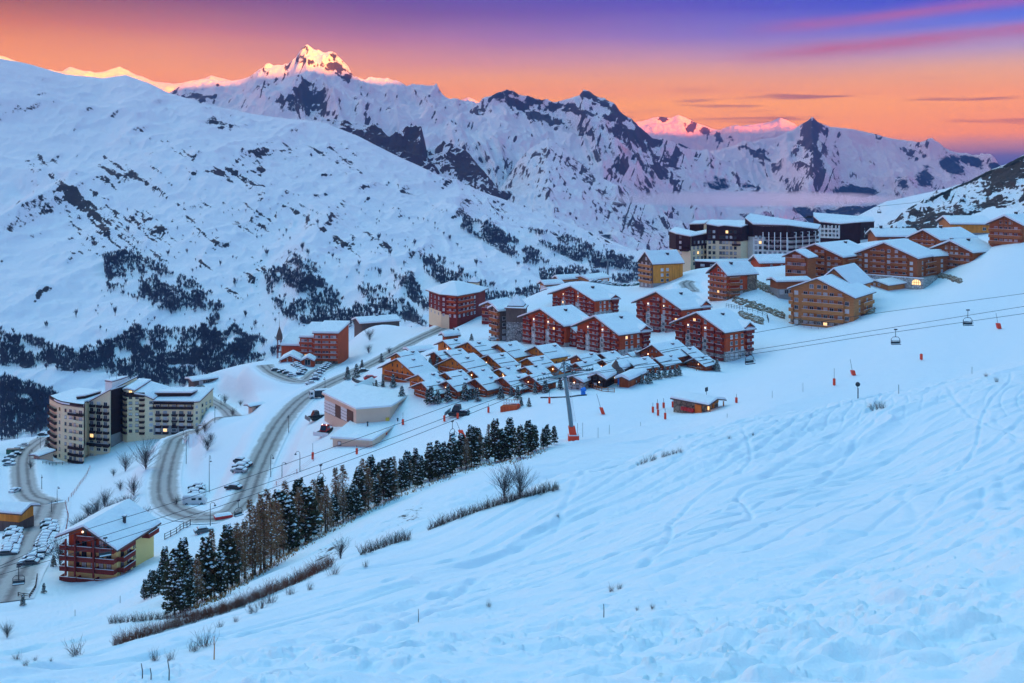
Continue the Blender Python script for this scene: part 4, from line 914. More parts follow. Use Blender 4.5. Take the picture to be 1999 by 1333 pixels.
for i in range(5):
    for u in (2.5, 6.0, 9.5): se.win(u, ZP(842-11.5*i, 412)+.3, 1.3, 1.2, 'fr_brown')
volume(LR, [W2(306,416), W2(372,416)], (1, 4), ZP(790,416), ZP(768,416), 'dark', snow=.6, over=.8, name='roof_storey')
for (x, y, h) in ((214,749,3.2),(228,742,3.5)):
    m = MB(); m.tube([(0,0,0),(0,0,h)], .07, 5); m.build('aerial_mast', ['metal'], LR, Vector((*W2(x,415), ZP(y,415)))-LR.location)

# red hotel by the road with hipped roof, with a cream tower behind it
def hip(root, chain, back, zt, zr, over, frac=0.35, snow=.6):
    o = Vector(root.location[:2]); rz = root.location.z; ch = [Vector(p)-o for p in chain]; bk = Vector(back); pts = ch+[ch[-1]+bk, ch[0]+bk]; c = sum(pts, Vector((0,0)))/len(pts)
    q = [p+(p-c).normalized()*over for p in pts]; r = [c+(p-c)*frac*0.5 for p in pts]; n = len(q)
    def make(dz, e, nm, mt, par):
        m = MB(); q2 = [p+(p-c).normalized()*e for p in q]
        for i in range(n):
            j = (i+1) % n; m.poly([(q2[i].x,q2[i].y,zt-rz+dz),(q2[j].x,q2[j].y,zt-rz+dz),(r[j].x,r[j].y,zr-rz+dz),(r[i].x,r[i].y,zr-rz+dz)]); m.poly([(q2[i].x,q2[i].y,zt-rz+dz-.3),(q2[j].x,q2[j].y,zt-rz+dz-.3),(q2[j].x,q2[j].y,zt-rz+dz),(q2[i].x,q2[i].y,zt-rz+dz)])
        m.poly([(p.x,p.y,zr-rz+dz) for p in r]); m.poly([(p.x,p.y,zt-rz+dz-.3) for p in reversed(q2)])
        return m.build(nm, [mt], par)
    rf = make(0, 0, 'roof', 'fascia', root); make(snow*.6, -.2, 'snow_cover', 'snow', rf); return rf
def grid_wins(f, us, zs, w, h, fr='fr_white', sash=2):
    for z in zs:
        for u in us: f.win(f.L*u, z, w, h, fr, sash)
RH = thing('hotel', 'dark red hotel with a broad hipped snow roof beside the village road', 'hotel', (*W2(885,480), ZP(626,480)))
fr, _, _ = volume(RH, [W2(838,492), W2(862,476), W2(893,470), W2(930,484)], (4, 14), ZP(650,480), ZP(573,480), 'red_dark', snow=.1)
hip(RH, [W2(838,492), W2(862,476), W2(893,470), W2(930,484)], (4, 14), ZP(572,480), ZP(552,484), 2.0)
for i in range(5):
    z = ZP(615-10.2*i, 474)
    grid_wins(fr[0], (.2, .5, .8), [z], 1.2, 1.3); grid_wins(fr[1], (.15, .55, .85), [z], 1.3, 1.3); grid_wins(fr[2], (.12, .35, .55, .75, .92), [z], 1.3, 1.3)
    if i: fr[1].balc(fr[1].L*.68, z-1.1, fr[1].L*.5, 1.0, .9, 'red', True); fr[2].balc(fr[2].L*.4, z-1.1, fr[2].L*.75, 1.0, .9, 'red', True)
band(RH, fr[0], 0, fr[0].L, ZP(640,480), ZP(606,480), 'cream', 'cream_base'); band(RH, fr[1], 0.02, fr[1].L*.5, ZP(640,476), ZP(613,476), 'cream', 'cream_base')
CT = thing('bell_tower', 'small cream tower with a steep snow capped roof behind the red hotel', 'tower', (*W2(924,500), ZP(600,500)))
ft, _, _ = volume(CT, [W2(916,500), W2(932,498)], (1, 5), ZP(640,500), ZP(551,500), 'cream', snow=.1, over=.1); hip(CT, [W2(916,500), W2(932,498)], (1, 5), ZP(550.5,500), ZP(540,500), .7, .1)
band(CT, ft[0], .1, ft[0].L-.1, ZP(600,500), ZP(570,500), 'red', 'timber_panel')
lodge('chalet', 'honey coloured house with lit windows below the red hotel, left of the stone tower', 'house', 956, 586, 624, 420, 36, 34, 9, 35, 'tan', 3, fwin=(0.3, 0.7), fbal=((0.1, 0.9),), swin=(0.5,), sth=.8, Y=455, base=(0.9, 'stone'), lamps=((0.9, 1.0, 'f'),))
# stone tower building
ST = thing('stone_tower', 'grey rubble stone tower under a tall snow covered hip roof', 'tower', (*W2(1006,388), ZP(664,388)))
fs, _, _ = volume(ST, [W2(989,388), W2(1024,386)], (1, 9), ZP(690,388), ZP(628,388), 'stone', snow=.05, over=.02)
fq, _, _ = volume(ST, [W2(988,387.8), W2(1025,385.8)], (1, 9.4), ZP(627.6,388), ZP(602,388), 'greywood', snow=.3, over=.8, name='timber_storey')
hip(ST, [W2(992,389), W2(1021,388)], (1, 7), ZP(598,388), ZP(577,390), .5, .08)
lodge('house', 'weathered timber house with balconies stepping down beside the stone tower', 'house', 968, 593, 664, 350, 22, 30, 8, 62, 'greywood', 5, fwin=(0.3, 0.7), fbal=((0.05, 0.95),), swin=(0.25, 0.55), sth=.8, balmat='brown', Y=396, lamps=((.5, 4.2, 'f'),))

# upper maroon and cream blocks
MR = thing('apartment_building', 'huge maroon topped cream apartment block stepping up along the ridge', 'apartment block', (*W2(1440,560), ZP(525,560)))
def mblock(chain, back, yb, yt, ysplit, lower, cols, nfl, ft=None, Yd=560, balc=()):
    f, rf, _ = volume(MR, chain, back, ZP(yb,Yd), [ZP(y,Yd) for y in yt], lower, snow=.6, over=.4, shed=1.5)
    for i, q in enumerate(f):
        z1 = min(ZP(yt[i],Yd), ZP(yt[i+1],Yd)); z2 = ZP(ysplit,Yd)
        m = MB(); a0, a1 = ZP(yt[i],Yd), ZP(yt[i+1],Yd)
        m.hexa([(-.05,-.35,z2),(q.L+.05,-.35,z2),(q.L+.05,.05,z2),(-.05,.05,z2),(-.05,-.35,a0-.02),(q.L+.05,-.35,a1-.02),(q.L+.05,.05,a1-.02),(-.05,.05,a0-.02)])
        q.put('maroon_cladding', m.mesh('maroon_cladding', ['maroon']), 0, 0)
        for r in range(nfl[i]):
            z = ZP(514-10.3*r, Yd)
            if z+1 > a0: continue
            for u in cols[i]:
                w = q.win(q.L*u, z, 1.5, 1.7, 'fr_brown')
                if z > z2-.4: w.location = q.pos(q.L*u, z, .36)
    return f, rf
f, _ = mblock([W2(1308,575), W2(1321,562), W2(1349,556)], (5, 12), 545, (456,458,462), 488, 'cream', ((.5,), (.3,)), (2, 7))
f[1].balc(f[1].L*.6, ZP(490,557), 5, 1.6, 1.0, 'maroon', False); f[1].balc(f[1].L*.6, ZP(480,557), 5, 1.6, 1.0, 'maroon', False)
mblock([W2(1349,557), W2(1380,566)], (5, 12), 540, (462,458), 480, 'cream', ((.2,.45,.7,.9),), (6,))
mblock([W2(1347,585), W2(1374,585)], (5, 8), 540, (444,443), 470, 'cream', ((),), (0,))
f, _ = mblock([W2(1380,562), W2(1404,560), W2(1415,559), W2(1447,556), W2(1456,562), W2(1470,570)], (5, 13), 535, (439,443,441,444,441,443), 470, 'cream', ((.25,.6),(.3,.85),(.15,.4,.65),(),()), (8,6,7,0,0))
f[2].balc(f[2].L*.5, ZP(470,557), f[2].L*.8, 1.2, 1.0, 'maroon', False)
for r in range(3): f[2].balc(f[2].L*.72, ZP(461+9*r,557), f[2].L*.5, 1.3, 1.0, 'maroon', False)
f, _ = mblock([W2(1456,566), W2(1471,560), W2(1489,559), W2(1538,556), W2(1596,572)], (6, 14), 530, (428,439,442,440,451), 462, 'white', ((),(.3,.75),(.1,.3,.5,.7,.9),(.15,.35,.55,.75,.93)), (0,6,5,3))
for r in range(4): f[2].balc(f[2].L*.55, ZP(487-10*r,557), f[2].L*.85, 1.5, 1.1, 'maroon', False); f[3].balc(f[3].L*.5, ZP(487-10*r,562), f[3].L*.95, 1.5, 1.1, 'maroon', False)
for q, us in ((f[2], (.02,.25,.48,.72,.97)), (f[3], (.2,.42,.64,.86))):
    for u in us:
        m = MB(); m.box(-.25, .25, -1.7, 0, 0, ZP(455,558)-ZP(490,558)); q.put('white_fin', m.mesh('white_fin', ['white']), q.L*u, ZP(488,558))
f, _, _ = volume(MR, [W2(1358,540), W2(1405,533), W2(1462,545)], (1, 7), ZP(550,540), ZP(511,540), 'maroon', snow=.5, name='front_annex')
grid_wins(f[0], (.3,.7), [ZP(518,536)], 2.2, 1.2); grid_wins(f[1], (.3,.7), [ZP(518,540)], 2.2, 1.2)
MT2 = thing('apartment_building', 'maroon tower block with a row of white fins, nearest the rocky hill', 'apartment block', (*W2(1650,600), ZP(476,600)))
f, _, _ = volume(MT2, [W2(1589,606), W2(1601,598), W2(1640,592), W2(1680,590), W2(1707,604)], (4, 14), ZP(520,600), (ZP(425,600), ZP(434,600), ZP(437,600), ZP(433,600), ZP(434,600)), 'maroon', snow=.6, shed=1.5)
for u in (.06,.25,.44,.63,.82,.98):
    m = MB(); m.box(-.3, .3, -1.5, 0, 0, 7.6); f[1].put('white_fin', m.mesh('white_fin', ['white']), f[1].L*u, ZP(464,597))
for r in range(3): grid_wins(f[1], (.155,.345,.535,.725,.9), [ZP(459-8*r,597)], 1.7, 1.6, 'fr_brown'); f[1].balc(f[1].L*.52, ZP(463.5-8*r,597), f[1].L*.92, 1.2, .9, 'white', False)
grid_wins(f[3], (.3,.6), [ZP(445,595), ZP(452,595), ZP(461,595)], 1.5, 1.5, 'fr_brown')
band(MT2, f[3], 0, f[3].L, ZP(490,596), ZP(467,596), 'white', 'white_base')

# hotel on the knoll at left
HR = thing('hotel', 'orange red hotel with white balcony bands and stepped snow roofs on the knoll', 'hotel', (*W2(620,462), ZP(708,462)))
fa, _, _ = volume(HR, [W2(613,460), W2(660,459)], (3, 12), ZP(730,462), ZP(651,460), 'red', snow=.9, over=.9, shed=3.0)
fb, _, _ = volume(HR, [W2(586,464), W2(613,463)], (3, 12), ZP(725,462), ZP(660,463), 'red', snow=.9, over=.7, shed=4.4)
fc, _, _ = volume(HR, [W2(550,466), W2(587,465)], (3, 12), ZP(725,462), ZP(676,465), 'red', snow=.9, over=.7, shed=5.5)
for i in range(5):
    z = ZP(696-9.7*i, 460)
    grid_wins(fa[0], (.1,.22,.42,.55,.75,.87), [z], 1.25, 1.15)
    fa[0].balc(fa[0].L*.5, z-1.5, fa[0].L, 1.0, .95, 'red', True)
    if i < 4: grid_wins(fb[0], (.2,.42,.75), [z], 1.25, 1.15); fb[0].balc(fb[0].L*.5, z-1.5, fb[0].L, 1.0, .95, 'red', True)
band(HR, fa[0], 0, fa[0].L, ZP(725,460), ZP(701,460), 'stone_tan', 'stone_base', .2)
lodge('chalet', 'small red chalet with white rimmed snow roof in front of the hotel', 'chalet', 567, 690, 714, 380, 42, 10, 10, 8, 'red', 2, fwin=(0.35, 0.65), sth=.8, o=.8, Y=450)
lodge('porch', 'gabled glass entrance porch in front of the hotel', 'porch', 601, 694, 711, 380, 28, 6, 7, 8, 'red', 1, fwin=(0.3, 0.5, 0.7), sth=.7, o=.6, Y=448, ww=(2,2))
lodge('shed', 'dark lean shed with snowy roof at the left end of the hotel', 'shed', 524, 702, 722, 380, 16, 28, 5, 60, 'dark', 1, swin=(0.3, 0.7), sth=.8, Y=455)
BT = thing('clock_tower', 'slender dark timber spire tower beside the hotel', 'tower', (*W2(546,468), ZP(700,468)))
m = MB()
for sx in (-1, 1):
    for sy in (-1, 1): m.tube([(sx*1.0,sy*1.0,-4),(sx*.8,sy*.8,9)], .16, 5)
for z in (0, 3, 6, 8.8): m.box(-1.1, 1.1, -1.1, 1.1, z, z+.25)
m.build('timber_frame', ['red_dark'], BT); m = MB(); m.box(-1.2, 1.2, -1.2, 1.2, 9, 11); m.cone((0,0,11), 1.6, 4.5, 4); m.cone((0,0,15), .12, 4.5, 5); m.build('spire', ['greywood'], BT)
b = lodge('farmhouse', 'long low stone and timber house with snow roof above the hotel car park', 'house', 699, 618, 640, 450, 16, 74, 7, 72, 'greywood', 2, swin=(.15,.3,.45,.6,.8), sth=.9, Y=548, chim=((.5,.5,.6),))
lodge('house', 'flat roofed grey house at the bend of the upper left road', 'house', 374, 735, 748, 390, 14, 42, 3, 68, 'greywood', 1, swin=(.3,.6), sth=.7, Y=458)
lodge('cabin', 'tiny cream cabin half buried in the bank beside the road', 'cabin', 489, 787, 801, 330, 12, 22, 2, 60, 'beige', 1, swin=(.5,), sth=.4, Y=372)
lodge('shed', 'small brown shed by the road below the cream apartment block', 'shed', 398, 826, 837, 330, 10, 12, 2, 50, 'brown', 1, sth=.4, Y=384)
lodge('garage', 'cream garage block with flat snow roof left of the cream apartment block', 'garage', 72, 884, 901, 330, 18, 24, 1.5, 45, 'beige', 1, sth=.5, Y=392)
lodge('shed', 'orange timber shed on a grey base at the left edge beside the car park', 'shed', 52, 981, 1018, 240, 34, 52, 9, -52, 'orange', 2, base=(0.9, 'greywood'), sth=.6, o=1.0, Y=268, guards=0)
lodge('shed', 'little red shed with snow roof behind the big yellow chalet', 'shed', 222, 997, 1012, 220, 26, 18, 4, 40, 'red', 1, sth=.6, Y=252)

# garages of the piste crew
def flat_hall(name, label, chain, back, yb, yt, Yd, mats, base='beige', shed=0.0):
    r = thing(name, label, 'garage', (*W2(chain[0][0], chain[0][1]), ZP(yb, Yd)))
    f, rf, _ = volume(r, [W2(*c) for c in chain], back, ZP(yb+30, Yd), [ZP(y, c[1]) for y, c in zip(yt, chain)], base, roof='beige', snow=.5, over=1.0, shed=shed)
    return r, f, rf
r, f, rf = flat_hall('garage', 'flat roofed garage with roller doors and a pale eave below the road', [(634,305), (696,285), (761,288)], (4, 15), 800, (770,800,795), 300, None)
for i, u in enumerate((.10,.27,.45,.63,.82)):
    m = MB(); m.box(-2.2, 2.2, -.12, .1, 0, 3.6, 0)
    for q in range(4): m.box(-2.2, 2.2, -.16, -.12, q*.9, q*.9+.08, 1)
    f[0].put('roller_door', m.mesh('roller_door', ['fr_white' if i in (0, 1, 3) else 'fr_brown', 'greywood']), f[0].L*u, ZP(803+27*u, 305-20*u))
m = MB(); m.ext([(-4,-2.0),(4,-2.0),(0,.9)], -3, 9, 'y', 0); m.ext([(-4,-1.95),(0,.95),(4,-1.95),(4,-1.6),(0,1.4),(-4,-1.6)], -2.9, 8.9, 'y', 1)
m.build('roof_lantern', ['fascia', 'snow'], r, Vector((*W2(703,316), ZP(766,308)))-r.location, -.3)
r, f, rf = flat_hall('garage', 'low beige workshop with a large flat snow roof and small dark window, nearest the piste', [(650,272), (728,269.5), (784,291)], (3.6, 22), 872, (856,861,821), 270, None)
f[0].win(f[0].L*.17, ZP(868,270), 1.0, 1.1, 'fr_brown', 1)
m = MB()
for (x, y) in ((8, 10), (16, 14), (12, 22)): m.tube([(x,y,0),(x,y,1.4)], .18, 8); m.cone((x,y,1.4), .4, .3, 8)
m.build('roof_vent', ['dkmetal'], r, (0, 0, ZP(861,269.5)+.5-r.location.z))

# big yellow and red chalet at lower left
b = lodge('chalet', 'large yellow and red chalet with stacked balconies on the slope at lower left', 'chalet', 176, 1016, 1114, 190, 112, 72, 24, 34, 'red', 5, rp=0.44, rise_r=33, o=1.6, fo=2.4, fwin=(.18,.33,.52,.68,.84), fbal=((-.10,.24),(.26,.62),(.64,1.02)), swin=(.12,.3,.44), sbal=((0.0,.32),), base=(2.9,'yellow'), sth=.45, ww=(1.4,1.7), bal_d=1.9, skip=((0,'s'),(0,'f'),(4,'b')), frc='fr_brown', Y=207, chim=((.80,.45,1.6),), lamps=((.30,4.55,'f'),(.62,4.2,'f'),(.93,3.0,'f')), balh=0.36)
W, D, fh, rt = b['W'], b['D'], b['fh'], b['root']
m = MB(); m.box(W+.10, W+.2, D*.34, D*.95, -9, b['e']-.25); m.build('side_render', ['yellow'], rt)
for u in (.06, .25, .63):
    m = MB(); m.box(W*u-.16, W*u+.16, -2.1, -1.8, fh*.6, b['zr']-abs(u-.4)*W*.55-.6); m.build('timber_post', ['red_dark'], rt)
for u in (.45, .58):
    Face(rt, W+.2, 0, math.pi/2, 0).put('shutter_window', win_mesh(.8, .9, 'red_dark', 1), D*u, b['e']-1.1)
put('balcony', balc_mesh(D*.30, 1.6, fh*.36, 'red_dark'), rt, (W+.2, D*.80, b['e']-fh*.9), math.pi/2)
m = MB(); m.box(W+.2, W+.26, D*.66, D*.95, b['e']-fh*.85, b['e']-.5); m.build('loggia_panel', ['red_dark'], rt)
# ------------------------------------------------------------------ the cluster of small chalets
CH = [ # apex px, apex py, row that shows the foot, gable width, roof length in px, row name, y0
 ('front', [(781,698,745,74,52),(830,744,776,48,40),(879,741,774,44,42),(934,737,772,50,46),(988,734,768,52,46),(1040,730,764,44,40)]),
 ('second', [(824,729,762,54,40),(876,725,755,36,36),(928,721,751,36,36),(980,718,747,36,36),(1032,714,743,36,36),(1086,710,738,34,30)]),
 ('third', [(781,687,728,42,48),(889,695,733,74,50),(960,691,728,48,42),(1036,697,727,42,38)]),
 ('fourth', [(854,685,716,30,30),(876,683,713,36,36),(1132,691,722,42,38),(1178,688,716,34,36),(1231,687,711,34,34)]),
 ('back', [(871,663,696,36,40),(920,666,702,56,44),(977,670,704,62,46),(1051,674,707,54,56)]),
 ('right hand', [(1130,706,738,36,36),(1182,700,733,42,40),(1231,701,732,42,42),(1284,697,722,38,34),(1278,671,714,64,56),(1360,697,720,40,26),(1336,679,712,44,24)]),
]
_ci = 0
for row, L in CH:
    for i, (ax, ay, by, w, d) in enumerate(L):
        _ci += 1; rnd = random.Random(_ci*7)
        lodge('chalet', 'small snow roofed chalet, %s from left in the %s row of the cluster' % (nth(i), row), 'chalet', ax, ay, by, 230, w*rnd.uniform(1.0, 1.12), d*(0.74 if row in ('front', 'right hand') else 0.64)*rnd.uniform(.9, 1.12), w*rnd.uniform(.31, .37), 0,
            'chalet' if (row in ('back', 'third') or _ci in (1,)) or (row == 'second') else 'chalet2', 3 if w > 40 else 2,
            fwin=(0.42, 0.58) if w < 40 else (0.3, 0.43, 0.57, 0.72), fbal=((0.12, 0.88),) if row in ('front', 'third', 'right hand') or w > 50 else (), swin=(0.3, 0.7), rot=47+rnd.uniform(-5, 5), ww=(0.85, 1.25), frc='fr_brown', sth=.26, th=.14, guards=rnd.choice((0, 1, 1)) if w < 40 else rnd.choice((1, 2)),
            group='chalet cluster', o=.9, fo=1.5, bal_d=1.1, balmat='chalet2', chim=((0.62, rnd.uniform(.3, .8), rnd.uniform(.2, .5)),), lamps=((0.30, 1.9 if w > 40 else 1.5, 'f'),) if _ci % 3 == 0 else (((0.62, 1.2, 'f'),) if _ci % 3 == 1 else ()), fascia='fascia', base=(0.6, 'stone_tan') if row == 'front' else None, smat='orange' if (ax, ay) == (1051, 674) else None)
# the low restaurant with a pointed turret at the piste edge
lodge('restaurant', 'long low stone and timber restaurant at the piste edge, just right of the lift pylon', 'restaurant', 1122, 728, 760, 240, 46, 44, 10, 0, 'chalet2', 2, fwin=(.3,.7), swin=(.3,.6), rot=30, base=(1.2, 'pale_stone'), sth=.7, frc='fr_brown', lamps=((.5,1.2,'f'),))
lodge('restaurant', 'dark timber restaurant wing with lit window beside the blue flag', 'restaurant', 1168, 722, 757, 240, 40, 60, 10, 0, 'dark', 2, fwin=(.3,.7), swin=(.25,.5,.75), rot=25, sth=.8, frc='fr_brown', lamps=((.6,.9,'f'),(.3,.9,'s')))
lodge('house', 'flat snow roofed timber house right of the blue flag', 'house', 1218, 728, 756, 240, 30, 32, 6, 0, 'chalet2', 2, swin=(.5,), rot=30, sth=.8, frc='fr_brown')
TU = thing('turret', 'pointed shingle turret rising over the restaurant roof', 'turret', (*W2(1203,292), ZP(735,292)))
m = MB(); m.cone((0,0,-4), 1.9, 5.5, 10, 0, 1.9); m.build('wall', ['chalet2'], TU); m = MB(); m.cone((0,0,1.4), 2.7, 3.6, 10); rt_ = m.build('roof', ['fascia'], TU)
m = MB(); m.cone((0.2,0.3,1.62), 2.45, 2.4, 9, 0, .9); m.build('snow_cover', ['snow'], rt_)
lodge('shed', 'snow covered hut with railings on the bank behind the left end of the chalets', 'shed', 800, 694-18, 696, 300, 14, 40, 4, 66, 'greywood', 1, sth=.8, Y=372)
lodge('shed', 'small hut with a snow roof at the top of the chalet cluster beside the road', 'shed', 868, 646, 662, 330, 12, 24, 5, 60, 'chalet2', 1, sth=.8, Y=396)
# houses by the far car park
for (ax, ay, by, w, d, Y, lb) in ((1060, 546, 566, 14, 34, 575, 'timber house with snow roof left of the far car park'), (1088, 536, 554, 14, 40, 600, 'stone house with flat snow roof behind the far car park'), (1136, 536, 552, 34, 40, 600, 'low gabled house with broad snow roof beside the far car park cars'),(1070,560,576,26,26,560,'small snow roofed chalet above the highest red block')):
    lodge('house', lb, 'house', ax, ay, by, 480, w, d, 6, 60 if w < 20 else 40, 'tan', 2, swin=(.2,.5,.8), fwin=(.5,), sth=.9, Y=Y)
# stone patrol cabin on the piste
b = lodge('cabin', 'stone patrol cabin with snow roof, lit door and orange board on the piste', 'cabin', 1388, 772, 801, 220, 34, 58, 7, -58, 'stone_tan', 1, sth=.5, o=.6, fo=2.0, Y=244, fascia='fascia')
W, D, rt, e = b['W'], b['D'], b['root'], b['e']
m = MB(); m.ext([(0,e-.6),(W,e-.6),(W,e),(W*.5,b['zr']),(0,e)], -.12, -.02); m.build('gable_boards', ['chalet'], rt)
m = MB(); m.box(-.45, .45, -.14, 0, 0, 2.0); m.build('door', ['litwin'], rt, (W*.35, -.03, .2)); m = MB(); m.box(-.4, .4, -.13, 0, 0, 1.7); m.build('door', ['chalet'], rt, (W*.65, -.03, .2))
for u in (.05, .95):
    m = MB(); m.box(-.12, .12, -.12, .12, -2, e-.1); m.build('post', ['tan'], rt, (W*u, -1.7, 0))
m = MB(); m.box(-.9, .9, -.25, 0, -.6, 1.6); m.build('orange_board', ['hi_orange'], rt, (-.15, 1.2, 0), -math.pi/2)
m = MB()
for q in range(4): m.box(-.5+q*.9, .3+q*.9, -.9, -.3, -.3, .55)
m.build('padding_stack', ['redpaint'], rt, (-.15, 5.2, 0), -math.pi/2)
m = MB(); m.tube([(0,0,0),(0,0,2.2)], .05, 5); m.box(-.6, .6, -.05, .05, 1.6, 2.6); m.build('aerial', ['dkmetal'], rt, (W*.5, 1.2, b['zr']))
# ------------------------------------------------------------------ plants
def needle_mat(name, c1, c2):
    m, g, b = mat_new(name); n = g.noise(obj_co(g), 1.6, 4, 0.6)
    g.nt.links.new(g.mix(n, c1, c2), b.inputs['Base Color']); b.inputs['Roughness'].default_value = 0.85; b.inputs['Specular IOR Level'].default_value = 0.1; return m
MT['needle'] = needle_mat('pine_needles', (0.030,0.036,0.020), (0.105,0.092,0.052)); MT['larch'] = needle_mat('larch_twigs', (0.20,0.105,0.055), (0.38,0.22,0.12))
MT['bark'] = plain('bark', (0.055,0.038,0.028), 0.9, 0.3, 4); MT['twig'] = plain('brown_twigs', (0.075,0.048,0.040), 0.9, 0.3, 3); MT['willow'] = plain('willow_twigs', (0.16,0.050,0.028), 0.9, 0.3, 3)
MT['dtwig'] = plain('grey_twigs', (0.045,0.040,0.045), 0.9, 0.3, 3); MT['farwood'] = plain('far_woodland', (0.060,0.066,0.090), 0.9, 0.3, 0.05); MT['grass'] = plain('dry_grass', (0.30,0.15,0.05), 0.9, 0.3, 2)
def conifer(seed, H, R, kind):
    r = random.Random(seed); c = MB(); s = MB()
    larch = kind == 'larch'; lev = 30 if larch else 27
    for i in range(lev):
        f = i/lev; z = H*(0.10+0.90*f) if not larch else H*(0.16+0.84*f)
        rad = R*((1-f)**0.75*(0.72+0.5*r.random())+0.05) if not larch else R*((1-f)**0.9*(0.6+0.6*r.random())+0.04)
        if kind == 'pine' and f < 0.12: rad *= 0.75
        for k in range(r.randint(5, 7) if not larch else 6):
            a = r.random()*6.283; up = r.uniform(-0.25, 0.35) if kind == 'pine' else r.uniform(-0.35, 0.02)
            d = Vector((math.cos(a), math.sin(a), up)); sd = Vector((-d.y, d.x, 0))
            for q in range(1, 5):
                t = q/4.0; p = Vector((0,0,z))+d*(rad*t)+Vector((0,0,-0.12*rad*t*t if kind != 'pine' else 0.1*rad*t*t))
                if larch:
                    L = 0.10*H*r.uniform(.5,1.1)
                    for w in range(3):
                        e = p+(d*r.uniform(.2,1)+sd*r.uniform(-.9,.9)+Vector((0,0,r.uniform(-.5,.5)))).normalized()*L*.55
                        n = Vector((r.uniform(-1,1), r.uniform(-1,1), r.uniform(-1,1)))*0.05
                        c.poly([p-n, e, p+n])
                    if r.random() < 0.09: s_clump(s, p+Vector((0,0,.05)), r.uniform(.06,.14), r)
                else:
                    L = H*0.055*r.uniform(.7,1.3)
                    for w in range(3):
                        v = (d*r.uniform(.2,1)+sd*r.uniform(-1,1)+Vector((0,0,r.uniform(-.35,.55)))).normalized()
                        n = v.cross(Vector((r.uniform(-1,1), r.uniform(-1,1), r.uniform(-.3,.3)))).normalized()*L*0.34
                        b0 = p-v*L*.3; c.poly([b0, p+n+v*L*.3, p+v*L, p-n+v*L*.3])
                    if r.random() < ((0.05+.075*q*(0.4+f)) if kind == 'pine' else 0.55): s_clump(s, p+Vector((0,0,.07*L*4)), L*r.uniform(.25,.85 if q > 2 else .45), r)
    if kind != 'larch': c.cone((0,0,H*.93), .10, H*.09, 5)
    return c, s
def s_clump(s, p, q, r):
    b = len(s.v)
    for k in range(5):
        a = 6.283*k/5+r.random(); s.v.append((p.x+q*math.cos(a)*r.uniform(.7,1.3), p.y+q*math.sin(a)*r.uniform(.7,1.3), p.z-q*.25*r.random()))
    s.v.append((p.x+q*.2*r.uniform(-1,1), p.y, p.z+q*.5)); s.v.append((p.x, p.y, p.z-q*.4))
    for k in range(5):
        k2 = (k+1) % 5; s.f.append((b+k, b+k2, b+5)); s.f.append((b+k2, b+k, b+6)); s.m += [0, 0]
def tree_proto(name, label, cat, seed, H, R, kind, group):
    root = thing(name, label, cat, (0, -50, -60), 0, group); c, s = conifer(seed, H, R, kind)
    m = MB(); m.tube([(0,0,-1.2),(0.03,0,H*.5),(0,0,H*.97)], H*.022, 7, 0, H*.004); m.build('trunk', ['bark'], root)
    cr = c.build('crown', ['larch' if kind == 'larch' else 'needle'], root); s.build('snow_clumps', ['snow'], cr); return root
_used = set()
def place_tree(protos, i, p, h, H0, label, rr):
    src = protos[i % len(protos)]
    if id(src) not in _used:
        _used.add(id(src)); src.location = p; src.rotation_euler[2] = rr*6.28; s = h/H0; src.scale = (s,)*3; src['label'] = label; return src
    s = h/H0; return dup(src, p, rr*6.28, label, (s*(0.85+.3*((rr*7) % 1)), s*(0.85+.3*((rr*5) % 1)), s))
RG = 'trees of the long row below the lift pylon'
pines = [tree_proto('pine_tree', '', 'pine tree', 10+i, 8.0, 1.45+.2*i, 'pine', RG) for i in range(4)]
larches = [tree_proto('larch_tree', '', 'larch tree', 30+i, 8.0, 1.5+.15*i, 'larch', RG) for i in range(3)]
ROWP = [(290,1171),(318,1206),(335,1203),(430,1163),(520,1108),(610,1052),(700,1003),(790,960),(880,926),(950,902),(1000,899),(1050,880),(1085,866)]
def along(P_, t):
    L = [math.hypot(P_[i+1][0]-P_[i][0], P_[i+1][1]-P_[i][1]) for i in range(len(P_)-1)]; d = t*sum(L); i = 0
    while i < len(L)-1 and d > L[i]: d -= L[i]; i += 1
    f = d/L[i]; return (P_[i][0]+(P_[i+1][0]-P_[i][0])*f, P_[i][1]+(P_[i+1][1]-P_[i][1])*f)
rr = random.Random(5); np_, nl_ = 0, 0
spots = []
for i in range(74): q = along(ROWP[2:], (i+rr.uniform(.1,.9))/74); spots.append((q[0], q[1]+rr.uniform(-5,2), 0))
for i in range(34): q = along(ROWP[2:], (i+.3)/40); spots.append((q[0]+rr.uniform(-8,8), q[1]-rr.uniform(8,26)*(1.3-(q[0]-300)/1100), 1))
spots += [(283,1171,0),(296,1168,0),(310,1160,0),(322,1150,1),(300,1160,1)]
for (px, py, back) in sorted(spots):
    p = at(px, py, 90); k = p.y/F
    hp = np.interp(px, [280,330,420,500,560,620,700,760,850,950,1020,1060,1090], [56,108,126,132,120,106,90,84,76,82,82,68,48])*rr.uniform(.56,1.02)
    lar = rr.random() < np.interp(px, [280,340,420,650,760,900], [0,.5,.66,.6,.3,.08]) and px > 330
    if lar: nl_ += 1; place_tree(larches, nl_, p, hp*k*1.08, 8.0, 'bare brown larch, %s from the left in the row below the pylon' % nth(nl_-1), rr.random())
    else: np_ += 1; place_tree(pines, np_, p, hp*k, 8.0, 'dark snow flecked pine, %s from the left in the row below the pylon' % nth(np_-1), rr.random())
spr = [tree_proto('spruce_tree', '', 'spruce tree', 50+i, 5.0, 1.15+.1*i, 'spruce', 'small snowy spruces between the chalets') for i in range(3)]
